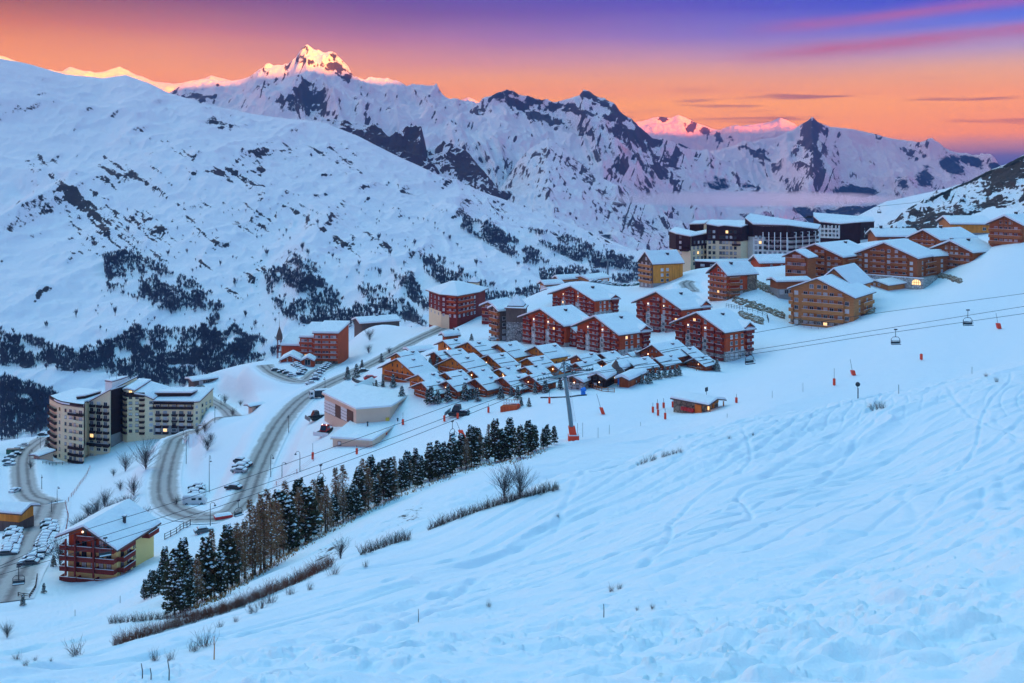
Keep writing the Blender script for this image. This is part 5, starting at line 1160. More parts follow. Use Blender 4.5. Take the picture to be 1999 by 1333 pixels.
SP = [(768,756,26),(785,779,26),(842,789,36),(834,785,26),(855,788,28),(875,785,34),(908,782,36),(919,780,22),(927,778,22),(933,784,26),(978,779,26),(998,774,20),(1011,779,26),(1020,768,20),(1045,769,24),(1064,767,24),(820,730,20),(840,718,20),(854,719,22),(962,719,20),(886,657,18),(895,658,17),(921,665,14),(696,738,28),(707,722,20),(679,741,26),(745,708,18),(1018,793,18),(1033,794,18),(1066,766,24),(1094,760,26),(1183,721,22),(1265,697,22),(1231,727,24),(1253,750,20),(1266,749,26),(1275,741,26),(1287,740,24),(1298,737,24),(1309,737,22),(1318,735,22),(1326,733,20),(1382,721,18),(1392,723,20),(1400,725,24),(735,757,16),(105,1106,22),(86,1158,20),(45,1182,22),(92,872,18),(748,756,18)]
for i, (px, py, h) in enumerate(sorted(SP)):
    p = at(px, py, 140); place_tree(spr, i, p, h*p.y/F, 5.0, 'small snow laden spruce, %s from left of those round the chalets' % nth(i), (i*.37) % 1)
def shrub_mesh(seed, n, H, spread, mat, seg=3, r0=.02, trunk=False):
    r = random.Random(seed); m = MB()
    for i in range(n):
        a = r.random()*6.283; l = H*r.uniform(.45,1.0); tilt = r.uniform(.1,1)*spread; base = Vector((r.uniform(-.25,.25)*H*(.2 if trunk else 1), r.uniform(-.25,.25)*H*(.2 if trunk else 1), -.15 if not trunk else H*r.uniform(.0,.5)))
        d = Vector((math.cos(a)*tilt, math.sin(a)*tilt, 1)).normalized(); p = base; pts = [p]
        for q in range(seg): d = (d+Vector((r.uniform(-.25,.25), r.uniform(-.25,.25), r.uniform(0,.2)))).normalized(); p = p+d*(l/seg); pts.append(p)
        m.tube(pts, r0, 3, 0, r0*.35)
        for w in range(3):
            b = pts[1+w % seg]; e = b+(d+Vector((r.uniform(-.9,.9), r.uniform(-.9,.9), r.uniform(0,.5)))).normalized()*l*r.uniform(.2,.45); m.tube([b, (b+e)/2+Vector((0,0,.03)), e], r0*.6, 3, 0, r0*.25)
    if trunk: m.tube([(0,0,-.5),(0,0,H*.3),(.05,0,H*.75)], r0*3.2, 6, 0, r0)
    return m.mesh('shrub', [mat])
will = [shrub_mesh(i, 46, 1.5, .75, 'willow', 3, .016) for i in range(4)]
brown = [shrub_mesh(20+i, 34, 1.2, 1.0, 'twig', 3, .011) for i in range(4)]
bare = [shrub_mesh(40+i, 90, 5.0, 1.35, 'dtwig', 4, .026, True) for i in range(4)]
dark = [shrub_mesh(60+i, 40, 1.2, .8, 'twig', 3, .016) for i in range(3)]
rr = random.Random(9)
def shrubs(name, cat, label, group, meshes, pts, y0, hm, H0):
    for i, (px, py, h) in enumerate(pts):
        p = at(px, py, y0); o = put(name, meshes[i % len(meshes)], None, p, rr.random()*6.28); s = h*p.y/F/H0*hm; o.scale = (s*rr.uniform(1,1.3), s*rr.uniform(1,1.3), s); tag(o, label if '%s' not in label else label % nth(i), cat, group)
B1 = [(222,1261),(290,1240),(350,1222),(440,1195),(520,1163),(580,1138),(640,1108),(672,1096)]
pts = [(*along(B1, (i+.5)/64), 17+11*((i*.618) % 1)) for i in range(60)]+[(x+rr.uniform(-4,4), y-5, 18) for (x, y) in (along(B1, (i+.2)/30) for i in range(12, 30, 2))]
shrubs('willow_bush', 'bush', 'reddish brown willow bush in the dense band at lower left', 'willow band at lower left', will, pts, 55, 1.0, 1.5)
pts = [(x, y, 17) for (x, y) in (along([(212,1218),(300,1210),(400,1202),(480,1190)], (i+.5)/24) for i in range(24))]
shrubs('willow_bush', 'bush', 'low dark brown bush of the short strip left of the row of pines', 'bush strip left of the pine row', dark, pts, 70, 1.0, 1.2)
pts = [(x, y+2, h) for (x, y, h) in [(*along([(705,1082),(760,1062),(800,1050)], (i+.5)/10), 22) for i in range(10)]+[(*along([(835,1034),(900,1008),(960,988),(1020,970),(1090,953)], (i+.5)/34), 11+13*((i*.618) % 1)) for i in range(34)]]
shrubs('bush', 'bush', 'grey brown bush along the crest below the bare twin tree', 'crest bushes in mid picture', dark, pts, 70, 1.0, 1.2)
pts = [(x, y+1, 7+9*((i*.618) % 1)) for i, (x, y) in enumerate(along([(1245,908),(1290,893),(1335,880)], ((i*.77) % 1)) for i in range(11))]
shrubs('bush', 'bush', 'dark low bush of the small strip on the snow crest right of the pylon', 'crest bushes right of the pylon', brown, pts, 110, 1.0, 1.2)
SB = [(150,1278,34),(405,1262,38),(378,1272,26),(300,1290,26),(335,1288,20),(495,1197,26),(512,1188,28),(527,1178,26),(568,1160,22),(605,1152,18),(650,1122,24),(715,1108,16),(430,1225,16),(35,1288,16),(50,1298,14),(70,1290,10),(1425,858,8),(1470,850,8),(1703,802,18),(1715,798,18),(1725,797,16),(1945,746,12),(1925,735,9),(100,1292,9),(460,1215,14),(1195,1155,16),(1210,1150,14),(955,1185,14),(1245,1192,10),(1275,1190,12),(1090,1010,9)]
shrubs('bush', 'bush', 'scrubby bush poking through the snow, %s from the left among the scattered ones', 'scattered bushes', brown, sorted(SB), 20, 1.0, 1.2)
TB = [(985,972,54),(1015,970,58),(665,1092,36),(285,917,48),(245,920,32),(222,930,14),(283,1016,24),(205,990,30),(190,1003,28),(262,968,32),(235,958,18),(118,1105,50),(172,1008,22),(15,1245,26),(405,880,30),(440,788,16),(722,665,20),(412,860,14),(720,690,16),(400,845,20),(385,850,16),(455,812,14),(245,998,22),(595,655,16),(470,792,10),(760,690,12),(150,1042,30),(165,1032,28),(182,1018,30),(213,1004,26),(236,1000,26),(252,996,28),(345,985,14),(60,915,14)]
shrubs('bare_tree', 'tree', 'leafless many stemmed tree, %s from the left of those on the snow slopes', 'leafless trees on the slopes', bare, sorted(TB), 62, 1.0, 5.0)
for (px, py, h) in ((330,1330,40),(278,1325,30),(295,1328,22),(418,1288,46),(817,1215,26),(1179,1205,26)):
    p = at(px, py, 12); m = MB(); k = p.y/F
    m.tube([(0,0,-.2),(.02*h*k,0,h*k*.5),(-.06*h*k if px < 400 else 0,0,h*k)], .02 if px != 418 else .028, 5, 0, .012)
    o = m.build('stick' if px != 418 else 'marker_pole', ['tan' if px == 418 else 'twig'], None, p); tag(o, {330:'leaning dry stalk at the bottom edge, furthest right of three',278:'tall leaning dry stalk at the bottom edge, furthest left of three',295:'short upright dry stalk between two leaning ones at the bottom edge',418:'orange marker stick standing in the near snow at lower left',817:'thin dry stick in the near snow at bottom centre',1179:'dark dry stick in the near snow right of bottom centre'}[px], 'stick' if px != 418 else 'pole')
# dry grass and earth along the foot of the pine row
m = MB(); rr = random.Random(3)
for i in range(900):
    x, y = along(ROWP[2:], rr.uniform(.05,.98)); p = at(x+rr.uniform(-4,4), y+rr.uniform(-2,9), 90)
    for w in range(2): e = p+Vector((rr.uniform(-.3,.3), rr.uniform(-.3,.3), rr.uniform(.2,.55))); m.poly([p+Vector((-.05,0,-.05)), p+Vector((.05,0,-.05)), e])
o = m.build('dry_grass', ['grass']); o['kind'] = 'stuff'

# ---- woods on the far side of the valley
def at_loft(Lf, px, py):
    j = int(np.clip(np.searchsorted(Lf['px'], px), 1, len(Lf['px'])-1)); n = Lf['rows']
    Y = Lf['Y'][:n,j]; Z = Lf['Z'][:n,j]; q = HY-Z/Y*F
    for i in range(1, n):
        if q[i] <= py <= q[i-1] or (q[i-1] < py and i == 1): 
            f = (q[i-1]-py)/(q[i-1]-q[i]+1e-9) if q[i-1] >= py else 0; y = Y[i-1]+(Y[i]-Y[i-1])*f; z = Z[i-1]+(Z[i]-Z[i-1])*f; return Vector(((px-1000)/F*y, y, z))
    return None
def inpoly(x, y, P_):
    c = False; j = len(P_)-1
    for i in range(len(P_)):
        if (P_[i][1] > y) != (P_[j][1] > y) and x < (P_[j][0]-P_[i][0])*(y-P_[i][1])/(P_[j][1]-P_[i][1]+1e-9)+P_[i][0]: c = not c
        j = i
    return c
def wood_tree(m, p, h, r):
    b = len(m.v); n = 5; m.tube([p+Vector((0,0,-1)), p+Vector((0,0,h*.8))], h*.02, 3)
    for k in range(7):
        a = r.random()*6.283; q = h*r.uniform(.06,.24); z0 = h*r.uniform(.15,.45); z1 = h*r.uniform(.7,1.05)
        c0 = p+Vector((math.cos(a)*q*.25, math.sin(a)*q*.25, z0)); c1 = p+Vector((math.cos(a)*q*1.3, math.sin(a)*q*1.3, z1)); mid = (c0+c1)/2
        w = h*r.uniform(.03,.06); i = len(m.v)
        m.v += [tuple(c0), tuple(mid+Vector((w,0,0))), tuple(mid+Vector((-w*.5,w*.8,0))), tuple(mid+Vector((-w*.5,-w*.8,0))), tuple(c1)]
        m.f += [(i,i+1,i+2),(i,i+2,i+3),(i,i+3,i+1),(i+4,i+2,i+1),(i+4,i+3,i+2),(i+4,i+1,i+3)]; m.m += [0]*6
m = MB(); rr = random.Random(21)
for (poly, sp) in WOODS:
    xs = [q[0] for q in poly]; ys = [q[1] for q in poly]; n = int((max(xs)-min(xs))*(max(ys)-min(ys))/(sp*sp)*2.6)
    for _ in range(n):
        x = rr.uniform(min(xs), max(xs)); y = rr.uniform(min(ys), max(ys))
        if not inpoly(x, y, poly) or float(fbm(np.array(x/26), np.array(y/15), 3, 6)) < 0.36: continue
        p = at_loft(HILL, x, y)
        if p: wood_tree(m, p, rr.uniform(5, 9)*(0.75+p.y/4000), rr)
for _ in range(1500):
    x = rr.uniform(180, 1240); y = rr.uniform(400, 690)
    if float(fbm(np.array((x*.82+y*.57)/60), np.array((-x*.57+y*.82)/9), 4, 61)) < 0.57: continue
    p = at_loft(HILL, x, y)
    if p: wood_tree(m, p, rr.uniform(3, 7)*(0.75+p.y/4000), rr)
o = m.build('woodland', ['farwood']); o['kind'] = 'stuff'
wm = []
for i in range(4): q = MB(); wood_tree(q, Vector((0,0,0)), 9.0, random.Random(i)); wood_tree(q, Vector((1.2,.5,0)), 8.0, random.Random(i+9)); wm.append(q.mesh('bare_tree', ['farwood']))
rr = random.Random(31); cnt = 0; FT = [(225,617),(365,495),(430,520),(590,490),(700,520),(740,540),(620,440),(300,600),(90,640),(410,600),(480,620),(650,505),(690,470),(760,500),(560,455),(740,470),(810,480),(880,470),(930,520),(980,430),(1010,520),(850,440),(520,500),(640,600),(790,520),(150,620),(180,480),(330,500),(460,560),(600,500),(720,630),(870,590),(1090,540),(250,455),(500,640),(350,560)]
for (x, y) in sorted(FT):
    p = at_loft(HILL, x, y)
    if p: o = put('bare_tree', wm[cnt % 4], None, p, rr.random()*6); o.scale = (rr.uniform(.9,1.6),)*3; tag(o, 'lone dark tree on the open slope across the valley, %s from the left' % nth(cnt), 'tree', 'lone trees across the valley'); cnt += 1
# ------------------------------------------------------------------ roads
def road_mat():
    m, g, b = mat_new('packed_road_snow'); co = obj_co(g); ac = attr(g, 'across'); ab = g.m('ABSOLUTE', ac)
    n = g.noise(co, 0.35, 6, 0.65); n2 = g.noise(co, 1.5, 5, 0.6)
    ln = g.m('ABSOLUTE', g.m('SUBTRACT', ab, 0.30)); tr = g.ramp(g.m('ADD', ln, g.m('MULTIPLY', g.m('SUBTRACT', n, 0.5), 0.35)), [(0.02, 1.0), (0.20, 0.0)])
    base = g.mix(n2, (0.30,0.30,0.29), (0.46,0.46,0.44)); c = g.mix(g.m('MULTIPLY', tr, 0.9), base, (0.10,0.105,0.105))
    ed = g.ramp(g.m('ADD', ab, g.m('MULTIPLY', g.m('SUBTRACT', n, 0.5), 0.5)), [(0.68, 0.0), (0.92, 1.0)])
    c = g.mix(ed, c, (0.84,0.86,0.89)); g.nt.links.new(c, b.inputs['Base Color']); b.inputs['Roughness'].default_value = 0.6; return m
M_ROAD = road_mat()
for k, A in _RA.items():
    d = np.r_[0, np.cumsum(np.linalg.norm(np.diff(A, axis=0), axis=1))]; s = np.arange(0, d[-1], 1.5)
    ribbon('road', np.stack([np.interp(s, d, A[:,i]) for i in range(3)], 1), {'main':4.7,'lower':5.0,'upper_left':4.0,'lot_left':5.0,'lot_down':6.5,'hotel':4.5,'upper':4.5}[k], M_ROAD, 0.16, 9)

# ------------------------------------------------------------------ cars
CARP = [plain('car_paint_%s' % n, c, 0.3, 0.05) for n, c in (('black',(0.012,0.012,0.014)),('silver',(0.32,0.33,0.35)),('navy',(0.015,0.025,0.075)),('white',(0.62,0.62,0.62)),('grey',(0.09,0.095,0.10)),('green',(0.01,0.09,0.05)),('red',(0.5,0.02,0.02)))]
CN = ['black','silver','navy','white','grey','green','red']
MT['carglass'] = plain('car_glass', (0.02,0.025,0.03), 0.1, 0.1); MT['tail'] = plain('tail_lamp', (0.4,0.01,0.01), 0.3, 0.1)
def car_body(paint, van=False):
    m = MB(); L, w = (2.15, .86) if not van else (2.7, 1.0)
    prof = [(-L,.35),(L,.35),(L,.72),(L-.1,.88),(1.05,.98),(.45,1.42),(-1.15,1.46),(-1.85,1.02),(-L,.95)] if not van else [(-L,.35),(L,.35),(L,1.0),(L-.35,1.25),(L-.85,2.05),(-L,2.15)]
    b = len(m.v); n = len(prof)
    for y in (-w, w):
        for (x, z) in prof: m.v.append((x, y*(.86 if z > 1.2 and not van else 1), z))
    m.f.append(tuple(range(n))); m.f.append(tuple(reversed(range(n, 2*n)))); m.m += [0, 0]
    for i in range(n): j = (i+1) % n; m.f.append((i, i+n, j+n, j)); m.m.append(0)
    return m.mesh('body', [paint])
_cg = MB(); _cg.hexa([(.50,-.80,1.02),(1.02,-.78,1.0),(1.02,.78,1.0),(.50,.80,1.02),(.42,-.70,1.36),(.52,-.72,1.38),(.52,.72,1.38),(.42,.70,1.36)]); _cg.box(-1.5,.4,-.865,.865,1.02,1.33); _cg.hexa([(-1.9,-.72,1.03),(-1.75,-.72,1.03),(-1.75,.72,1.03),(-1.9,.72,1.03),(-1.30,-.68,1.4),(-1.18,-.68,1.4),(-1.18,.68,1.4),(-1.30,.68,1.4)])
ME_GL = _cg.mesh('windows', ['carglass'])
_vg = MB(); _vg.box(1.0,1.75,-1.01,1.01,1.2,1.8); _vg.box(-.6,.4,-1.01,1.01,1.25,1.75); ME_VGL = _vg.mesh('windows', ['carglass'])
_wh = MB(); _wh.tube([(0,-.11,0),(0,.11,0)], .32, 12, 0); _wh.tube([(0,-.125,0),(0,.125,0)], .17, 8, 1); ME_WH = _wh.mesh('wheel', ['black', 'metal'])
_tl = MB(); _tl.box(-.06,.06,-.16,.16,-.09,.09); ME_TL = _tl.mesh('tail_lamp', ['tail']); ME_HL = _tl.mesh('headlight', ['fr_white'])
def car_snow(van=False):
    m = MB()
    if van: m.hexa([(-2.6,-.93,2.15),(1.85,-.93,2.06),(1.85,.93,2.06),(-2.6,.93,2.15),(-2.5,-.8,2.4),(1.7,-.8,2.3),(1.7,.8,2.3),(-2.5,.8,2.4)])
    else:
        m.hexa([(-1.35,-.78,1.40),(.55,-.78,1.36),(.55,.78,1.36),(-1.35,.78,1.40),(-1.1,-.6,1.70),(.3,-.6,1.68),(.3,.6,1.68),(-1.1,.6,1.70)])
        m.hexa([(.75,-.88,.93),(2.12,-.88,.80),(2.12,.88,.80),(.75,.88,.93),(.70,-.72,1.22),(1.95,-.72,1.06),(1.95,.72,1.06),(.70,.72,1.22)])
        m.hexa([(-2.16,-.84,.90),(-1.6,-.84,1.05),(-1.6,.84,1.05),(-2.16,.84,.90),(-2.1,-.7,1.14),(-1.5,-.7,1.30),(-1.5,.7,1.30),(-2.1,.7,1.14)])
    return m.mesh('snow_cover', ['snow'])
ME_SN, ME_VSN = car_snow(), car_snow(True); BODY = [car_body(p) for p in CARP]; VBODY = {i: car_body(CARP[i], True) for i in (3, 5)}
def car(p, rz, ci, label, group=None, van=False, snow=True, sc=1.0):
    r = thing('parked_car' if not van else 'van', label, 'car' if not van else 'van', p, rz, group)
    put('body', VBODY[ci] if van else BODY[ci], r); put('windows', ME_VGL if van else ME_GL, r)
    wx = 1.35 if not van else 1.75
    for sx in (-wx, wx):
        for sy in (-.8, .8): put('wheel', ME_WH, r, (sx, sy*(1.15 if van else 1), .32))
    for sy in (-.62, .62): put('tail_lamp', ME_TL, r, (-2.12 if not van else -2.68, sy, .82)); put('headlight', ME_HL, r, (2.10 if not van else 2.66, sy, .72))
    if snow: put('snow_cover', ME_VSN if van else ME_SN, r)
    r.scale = (sc,)*3; return r
LOTS = [('left row, lower left car park', [(28,1026),(29,1033),(28,1039),(26,1045),(25,1051),(27,1057),(24,1063),(22,1068),(20,1073),(19,1078),(17,1084)], 12, 1.0, 150),
 ('right row, lower left car park', [(96,1024),(97,1031),(99,1037),(98,1043),(96,1049),(92,1055),(89,1061),(87,1067),(86,1073),(83,1079),(78,1086),(66,1094),(56,1103)], 10, 1.0, 150),
 ('roadside left of the cream block', [(46,871),(37,879),(31,889),(21,894),(17,902),(19,909),(84,850),(90,846)], 8, 1.0, 250),
 ('row beside the white camper van', [(384,954),(385,960),(384,966),(384,972)], 6, 1.1, 200),
 ('beside the main road bend', [(472,904),(477,910),(470,915),(467,922),(456,955)], -12, 1.1, 200),
 ('middle of the hotel car park', [(539,724),(551,727),(561,730),(570,735),(577,713),(581,716),(585,719),(588,722),(591,725),(588,729),(585,732)], 20, .95, 380),
 ('right row, hotel car park', [(650,708),(642,710),(639,713),(636,716),(634,719),(630,722),(626,726),(622,731),(619,736),(614,742),(606,750)], 14, .95, 380),
 ('far park by the orange house', [(1172,541),(1180,543),(1188,544),(1165,543),(1196,538),(1204,541),(1212,537),(1220,540),(1228,536),(1236,539),(1244,535),(1210,545),(1222,546),(1198,546),(1240,545),(1158,545)], 30, 1.0, 480)]
rr = random.Random(77)
for (where, L, rz, sc, y0) in LOTS:
    for i, (px, py) in enumerate(sorted(L, key=lambda q: q[1])):
        ci = rr.choice([0,0,1,1,2,3,3,4,4,5] if 'hotel' not in where else [0,1,3,4,2]); p = at(px, py, y0)
        car(p+Vector((0,0,-.05)), math.radians(rz+rr.uniform(-4,4)+(180 if rr.random() < .5 else 0)), ci, 'snowy %s car, %s from the top, %s' % (CN[ci], nth(i), where), 'cars in the '+where, sc=sc)
car(at(28,886,250), .2, 5, 'green van parked by the roadside left of the cream block', None, True, False, 1.0)
car(at(381,984,200), .1, 3, 'white camper van parked at the near end of the row in the road bend', None, True, True, 1.15)
car(at(30,961,200), 1.4, 3, 'single white car parked apart above the orange shed', None)
car(at(725,742,260), .3, 6, 'bright red car parked in front of the left end of the chalets', None, False, False, 1.15)
car(at(711,726,260), .25, 0, 'dark car parked by the wall left of the chalets', None)
car(at(964,665,330), .1, 3, 'white car parked below the stone tower', None)
# lorry at the garage
t = thing('lorry', 'white lorry with a dark load box parked by the garage doors', 'lorry', at(622,777,260), math.radians(200))
m = MB(); m.hexa([(1.6,-1.2,.6),(3.4,-1.2,.6),(3.4,1.2,.6),(1.6,1.2,.6),(1.6,-1.15,2.9),(3.1,-1.15,2.9),(3.1,1.15,2.9),(1.6,1.15,2.9)]); m.build('cab', ['fr_white'], t); m = MB(); m.box(3.15,3.42,-1.0,1.0,1.6,2.5); m.box(2.2,3.0,-1.21,1.21,1.7,2.5); m.build('windscreen', ['carglass'], t)
m = MB(); m.box(-3.6,1.5,-1.2,1.2,1.0,3.0); m.build('load_box', ['dkmetal'], t); m = MB(); m.box(-3.5,1.4,-1.1,1.1,3.003,3.3); m.build('snow_cover', ['snow'], t); m = MB(); m.box(-3.6,3.3,-.9,.9,.55,.95); m.build('chassis', ['black'], t)
for x in (-2.6,-1.4,2.4):
    for y in (-1.05,1.05): o = put('wheel', ME_WH, t, (x,y,.5)); o.scale = (1.5,1.5,1.5)
def groomer(p, rz, label, lit=False, paint='dkmetal'):
    t = thing('snow_groomer', label, 'snow groomer', p, rz)
    for s in (-1, 1):
        m = MB(); m.ext([(-2.6,.5),(-2.2,.05),(2.2,.05),(2.7,.55),(2.3,.95),(-2.3,.95)], s*1.0, s*2.0); m.build('track', ['black'], t)
    m = MB(); m.box(-2.5,1.4,-1.0,1.0,.7,1.4); m.build('deck', [paint], t); m = MB(); m.hexa([(-.4,-1.1,1.4),(1.9,-1.1,1.2),(1.9,1.1,1.2),(-.4,1.1,1.4),(-.2,-1.0,2.8),(1.2,-.95,2.8),(1.2,.95,2.8),(-.2,1.0,2.8)]); cb = m.build('cab', ['redpaint' if lit else paint], t)
    m = MB(); m.hexa([(1.92,-.9,1.4),(1.95,-.9,1.4),(1.95,.9,1.4),(1.92,.9,1.4),(1.28,-.85,2.65),(1.31,-.85,2.65),(1.31,.85,2.65),(1.28,.85,2.65)]); m.box(-.1,1.2,-1.09,1.09,1.75,2.55); m.build('windscreen', ['carglass'], cb)
    m = MB(); m.hexa([(3.3,-2.3,.1),(3.5,-2.3,.1),(3.5,2.3,.1),(3.3,2.3,.1),(3.1,-2.5,1.2),(3.3,-2.5,1.2),(3.3,2.5,1.2),(3.1,2.5,1.2)]); m.tube([(2.3,.6,.6),(3.3,.6,.6)], .1, 6); m.tube([(2.3,-.6,.6),(3.3,-.6,.6)], .1, 6); m.build('blade', ['metal' if not lit else 'fr_white'], t)
    m = MB(); m.box(-3.6,-2.7,-2.1,2.1,.1,.6); m.build('tiller', ['black'], t); m = MB(); m.box(-2.4,-.5,-.9,.9,1.403,1.65); m.build('snow_cover', ['snow'], t)
    if lit:
        for y in (-.7, .7): put('headlight', lamp_mesh(.14, 'lampw'), cb, (1.0, y, 2.95))
groomer(at(620,818,240), -2.6, 'dark snow groomer parked on the yard nearest the road')
groomer(at(637,847,240), -1.9, 'red snow groomer with lit lamps and a wide white blade in the yard', True)
groomer(at(897,810,220), 2.9, 'dark snow groomer working on the piste below the chalets')

# ------------------------------------------------------------------ chairlift
PY = at(1120, 860, 150); LIFT_Y = PY.y
t = thing('lift_pylon', 'tall grey steel lift pylon with orange padded foot in mid picture', 'lift pylon', PY)
k = LIFT_Y/F; top = Vector((-17*k, 0, 128*k))
m = MB(); m.tube([(0,0,-1), top*.5, top], 4.6*k, 14, 0, 3.6*k); m.build('mast', ['metal'], t)
m = MB(); b0 = top*.06; b1 = top*.215; w = 7*k
m.hexa([(b0.x-w,-w,b0.z+.4),(b0.x+w,-w,b0.z+.4),(b0.x+w,w,b0.z+.4),(b0.x-w,w,b0.z+.4),(b1.x-w*.95,-w,b1.z),(b1.x+w*.95,-w,b1.z),(b1.x+w*.95,w,b1.z),(b1.x-w*.95,w,b1.z)]); w = 10.5*k; m.hexa([(-w,-w,-.8),(w,-w,-.8),(w,w,-.8),(-w,w,-.8),(-w,-w,11*k),(w,-w,11*k),(w,w,11*k),(-w,w,11*k)]); m.build('crash_pad', ['signal'], t)
m = MB(); w = 10.7*k; m.box(-w*.9, w*.9, -w*.9, w*.9, 11.1*k, 12.6*k); m.build('snow_cover', ['snow'], t)
m = MB(); sd = Vector((5.6*k, -3*k, 0))
for q in (-1, 1): m.tube([Vector((sd.x+q*.22, sd.y, 12*k))+top*.2, Vector((sd.x*.75+q*.22, sd.y*.8, 0))+top*.97], .035, 4)
for i in range(22): c = top*(.3+.03*i)+Vector((sd.x*(1-.25*i/22), sd.y, 0)); m.tube([c-Vector((.22,0,0)), c+Vector((.22,0,0))], .03, 4)
m.build('ladder', ['fr_white'], t)
arm = Vector((32*k, -10*k, 9*k)); m = MB(); m.tube([top-arm, top+arm*1.1], .30, 4)
for q in (-1, 1): m.tube([top+Vector((0,0,22*k)), top+arm*q*.75], .10, 5)
m.tube([top, top+Vector((-3*k,0,26*k))], .2, 6); m.tube([top+Vector((-3*k,0,26*k)), top+Vector((16*k,0,17*k))], .1, 5); m.tube([top-arm*.5, top+Vector((-3*k,0,26*k))], .08, 5); m.tube([top+arm*.5, top+Vector((-3*k,0,26*k))], .08, 5); m.build('crossarm', ['metal'], t)
LD = Vector((1, .16, .12)).normalized()
for q in (-1.0, 1.05):
    c = top+arm*q; m = MB(); m.tube([c-LD*2.3, c+LD*2.3], .16, 4, 0)
    for i in range(8): p = c+LD*(-2.1+.6*i)+Vector((0,-.12,.12)); m.tube([p-Vector((0,.12,0)), p+Vector((0,.12,0))], .26, 8, 1)
    m.tube([c-LD*2.2+Vector((0,-.5,.2)), c+LD*2.2+Vector((0,-.5,.2))], .05, 4, 0); m.tube([c-LD*2.2+Vector((0,-.5,1)), c+LD*2.2+Vector((0,-.5,1))], .04, 4, 0)
    for i in range(5): p = c+LD*(-2.2+1.1*i)+Vector((0,-.5,.2)); m.tube([p, p+Vector((0,0,.8))], .035, 4, 0)
    m.box(c.x-2.3, c.x+2.3, c.y-.55, c.y-.1, c.z-.08, c.z+.06, 2); m.build('sheave_train', ['metal', 'dkmetal', 'snow'], t)
CAB = [[(-40,1122,186),(20,1096,188),(130,1047,191),(180,1030,193),(367,972,197),(500,926,200),(695,857,203),(790,823,204),(902,783,204),(1000,752,204),(1085,726,LIFT_Y+2),(1460,652,216),(1685,615,222),(1999,573,230),(2200,545,235)],
 [(-40,1122,184),(0,1109,185),(205,1045,189),(500,950,193),(700,879,196),(868,816,198),(970,778,199),(1128,732,LIFT_Y),(1470,683,210),(1700,646,216),(1999,598,222),(2200,566,226)],
 [(-40,1135,182),(0,1122,183),(160,1075,186),(325,1022,188),(465,976,190),(700,892,194),(884,821,196),(1000,774,197),(1076,741,LIFT_Y-2),(1460,692,206),(1700,655,210),(1999,612,216),(2200,584,220)]]
for c, nm in zip(CAB, ('uppermost of the three steel ropes of the chairlift', 'middle one of the three steel ropes of the chairlift', 'lowest of the three steel ropes of the chairlift')):
    V = [Vector(P(*q)) for q in c]; pts = []
    for i in range(len(V)-1):
        p0, p1, p2, p3 = V[max(i-1,0)], V[i], V[i+1], V[min(i+2,len(V)-1)]
        for q in range(6): tt = q/6; pts.append(0.5*((2*p1)+(p2-p0)*tt+(2*p0-5*p1+4*p2-p3)*tt*tt+(3*p1-p0-3*p2+p3)*tt**3))
    pts.append(V[-1]); m = MB(); m.tube(pts, .05, 5); tag(m.build('lift_rope', ['dkmetal']), nm, 'rope', 'ropes of the chairlift')
def chair_mesh(h):
    m = MB(); s = h; m.box(-.35,.35,-.12,.12,-.12,.12); m.tube([(0,0,0),(0,.05,-s*.42),(.02,.1,-s*.5)], .06, 5)
    return m.mesh('hanger', ['dkmetal'])
def chair_parts(t, s):
    put('hanger', chair_mesh(s), t)
    m = MB(); w = s*.30
    fr = [(-w*.5,0,-s*.5),(w*.5,0,-s*.5),(w,0,-s*.62),(w*1.05,0,-s*.92)]; m.tube([(0,.1,-s*.48),(w*.6,.1,-s*.5),(w,.1,-s*.62),(w*1.02,.1,-s*.95)], .06, 5); m.tube([(0,.1,-s*.48),(-w*.6,.1,-s*.5),(-w,.1,-s*.62),(-w*1.02,.1,-s*.95)], .06, 5); m.tube([(-w,.1,-s*.72),(w,.1,-s*.72)], .045, 5); m.build('frame', ['dkmetal'], t)
    m = MB(); m.hexa([(-w,-.5,-s*.97),(w,-.5,-s*.97),(w,.12,-s*1.0),(-w,.12,-s*1.0),(-w,-.5,-s*.93),(w,-.5,-s*.93),(w,.12,-s*.96),(-w,.12,-s*.96)]); m.box(-w,w,.08,.16,-s*.93,-s*.78); m.build('seat', ['dkmetal'], t)
    m = MB(); m.tube([(-w,.1,-s*.64),(-w*.9,-.6,-s*.80),(w*.9,-.6,-s*.80),(w,.1,-s*.64)], .035, 4); m.build('safety_bar', ['dkmetal'], t)
    m = MB(); m.box(-w*.95,w*.95,-.48,.06,-s*.928,-s*.915); m.build('snow_cover', ['snow'], t)
WH = ['at lower left over the car park road','in front of the yellow and red chalet','over the road bend','above the left part of the pine row','above the piste groomer track','just right of the last red block','over the right hand piste, lower one','furthest right over the piste']
proto = None
for (px, py, Y, h, rz), wh in zip([(37,1106,184,36,.3),(206,1050,187,36,.5),(466,977,190,30,.9),(627,908,194,34,1.2),(884,822,196,32,1.1),(1464,677,209,34,.5),(1749,643,213,30,.15),(1890,605,219,31,.15)], WH):
    if proto is None: proto = thing('lift_chair', 'empty lift chair hanging '+wh, 'lift chair', P(px,py,Y), rz, 'chairs of the lift'); chair_parts(proto, 3.3); S0 = 3.3
    else: dup(proto, P(px,py,Y), rz, 'empty lift chair hanging '+wh, h*Y/F/S0)
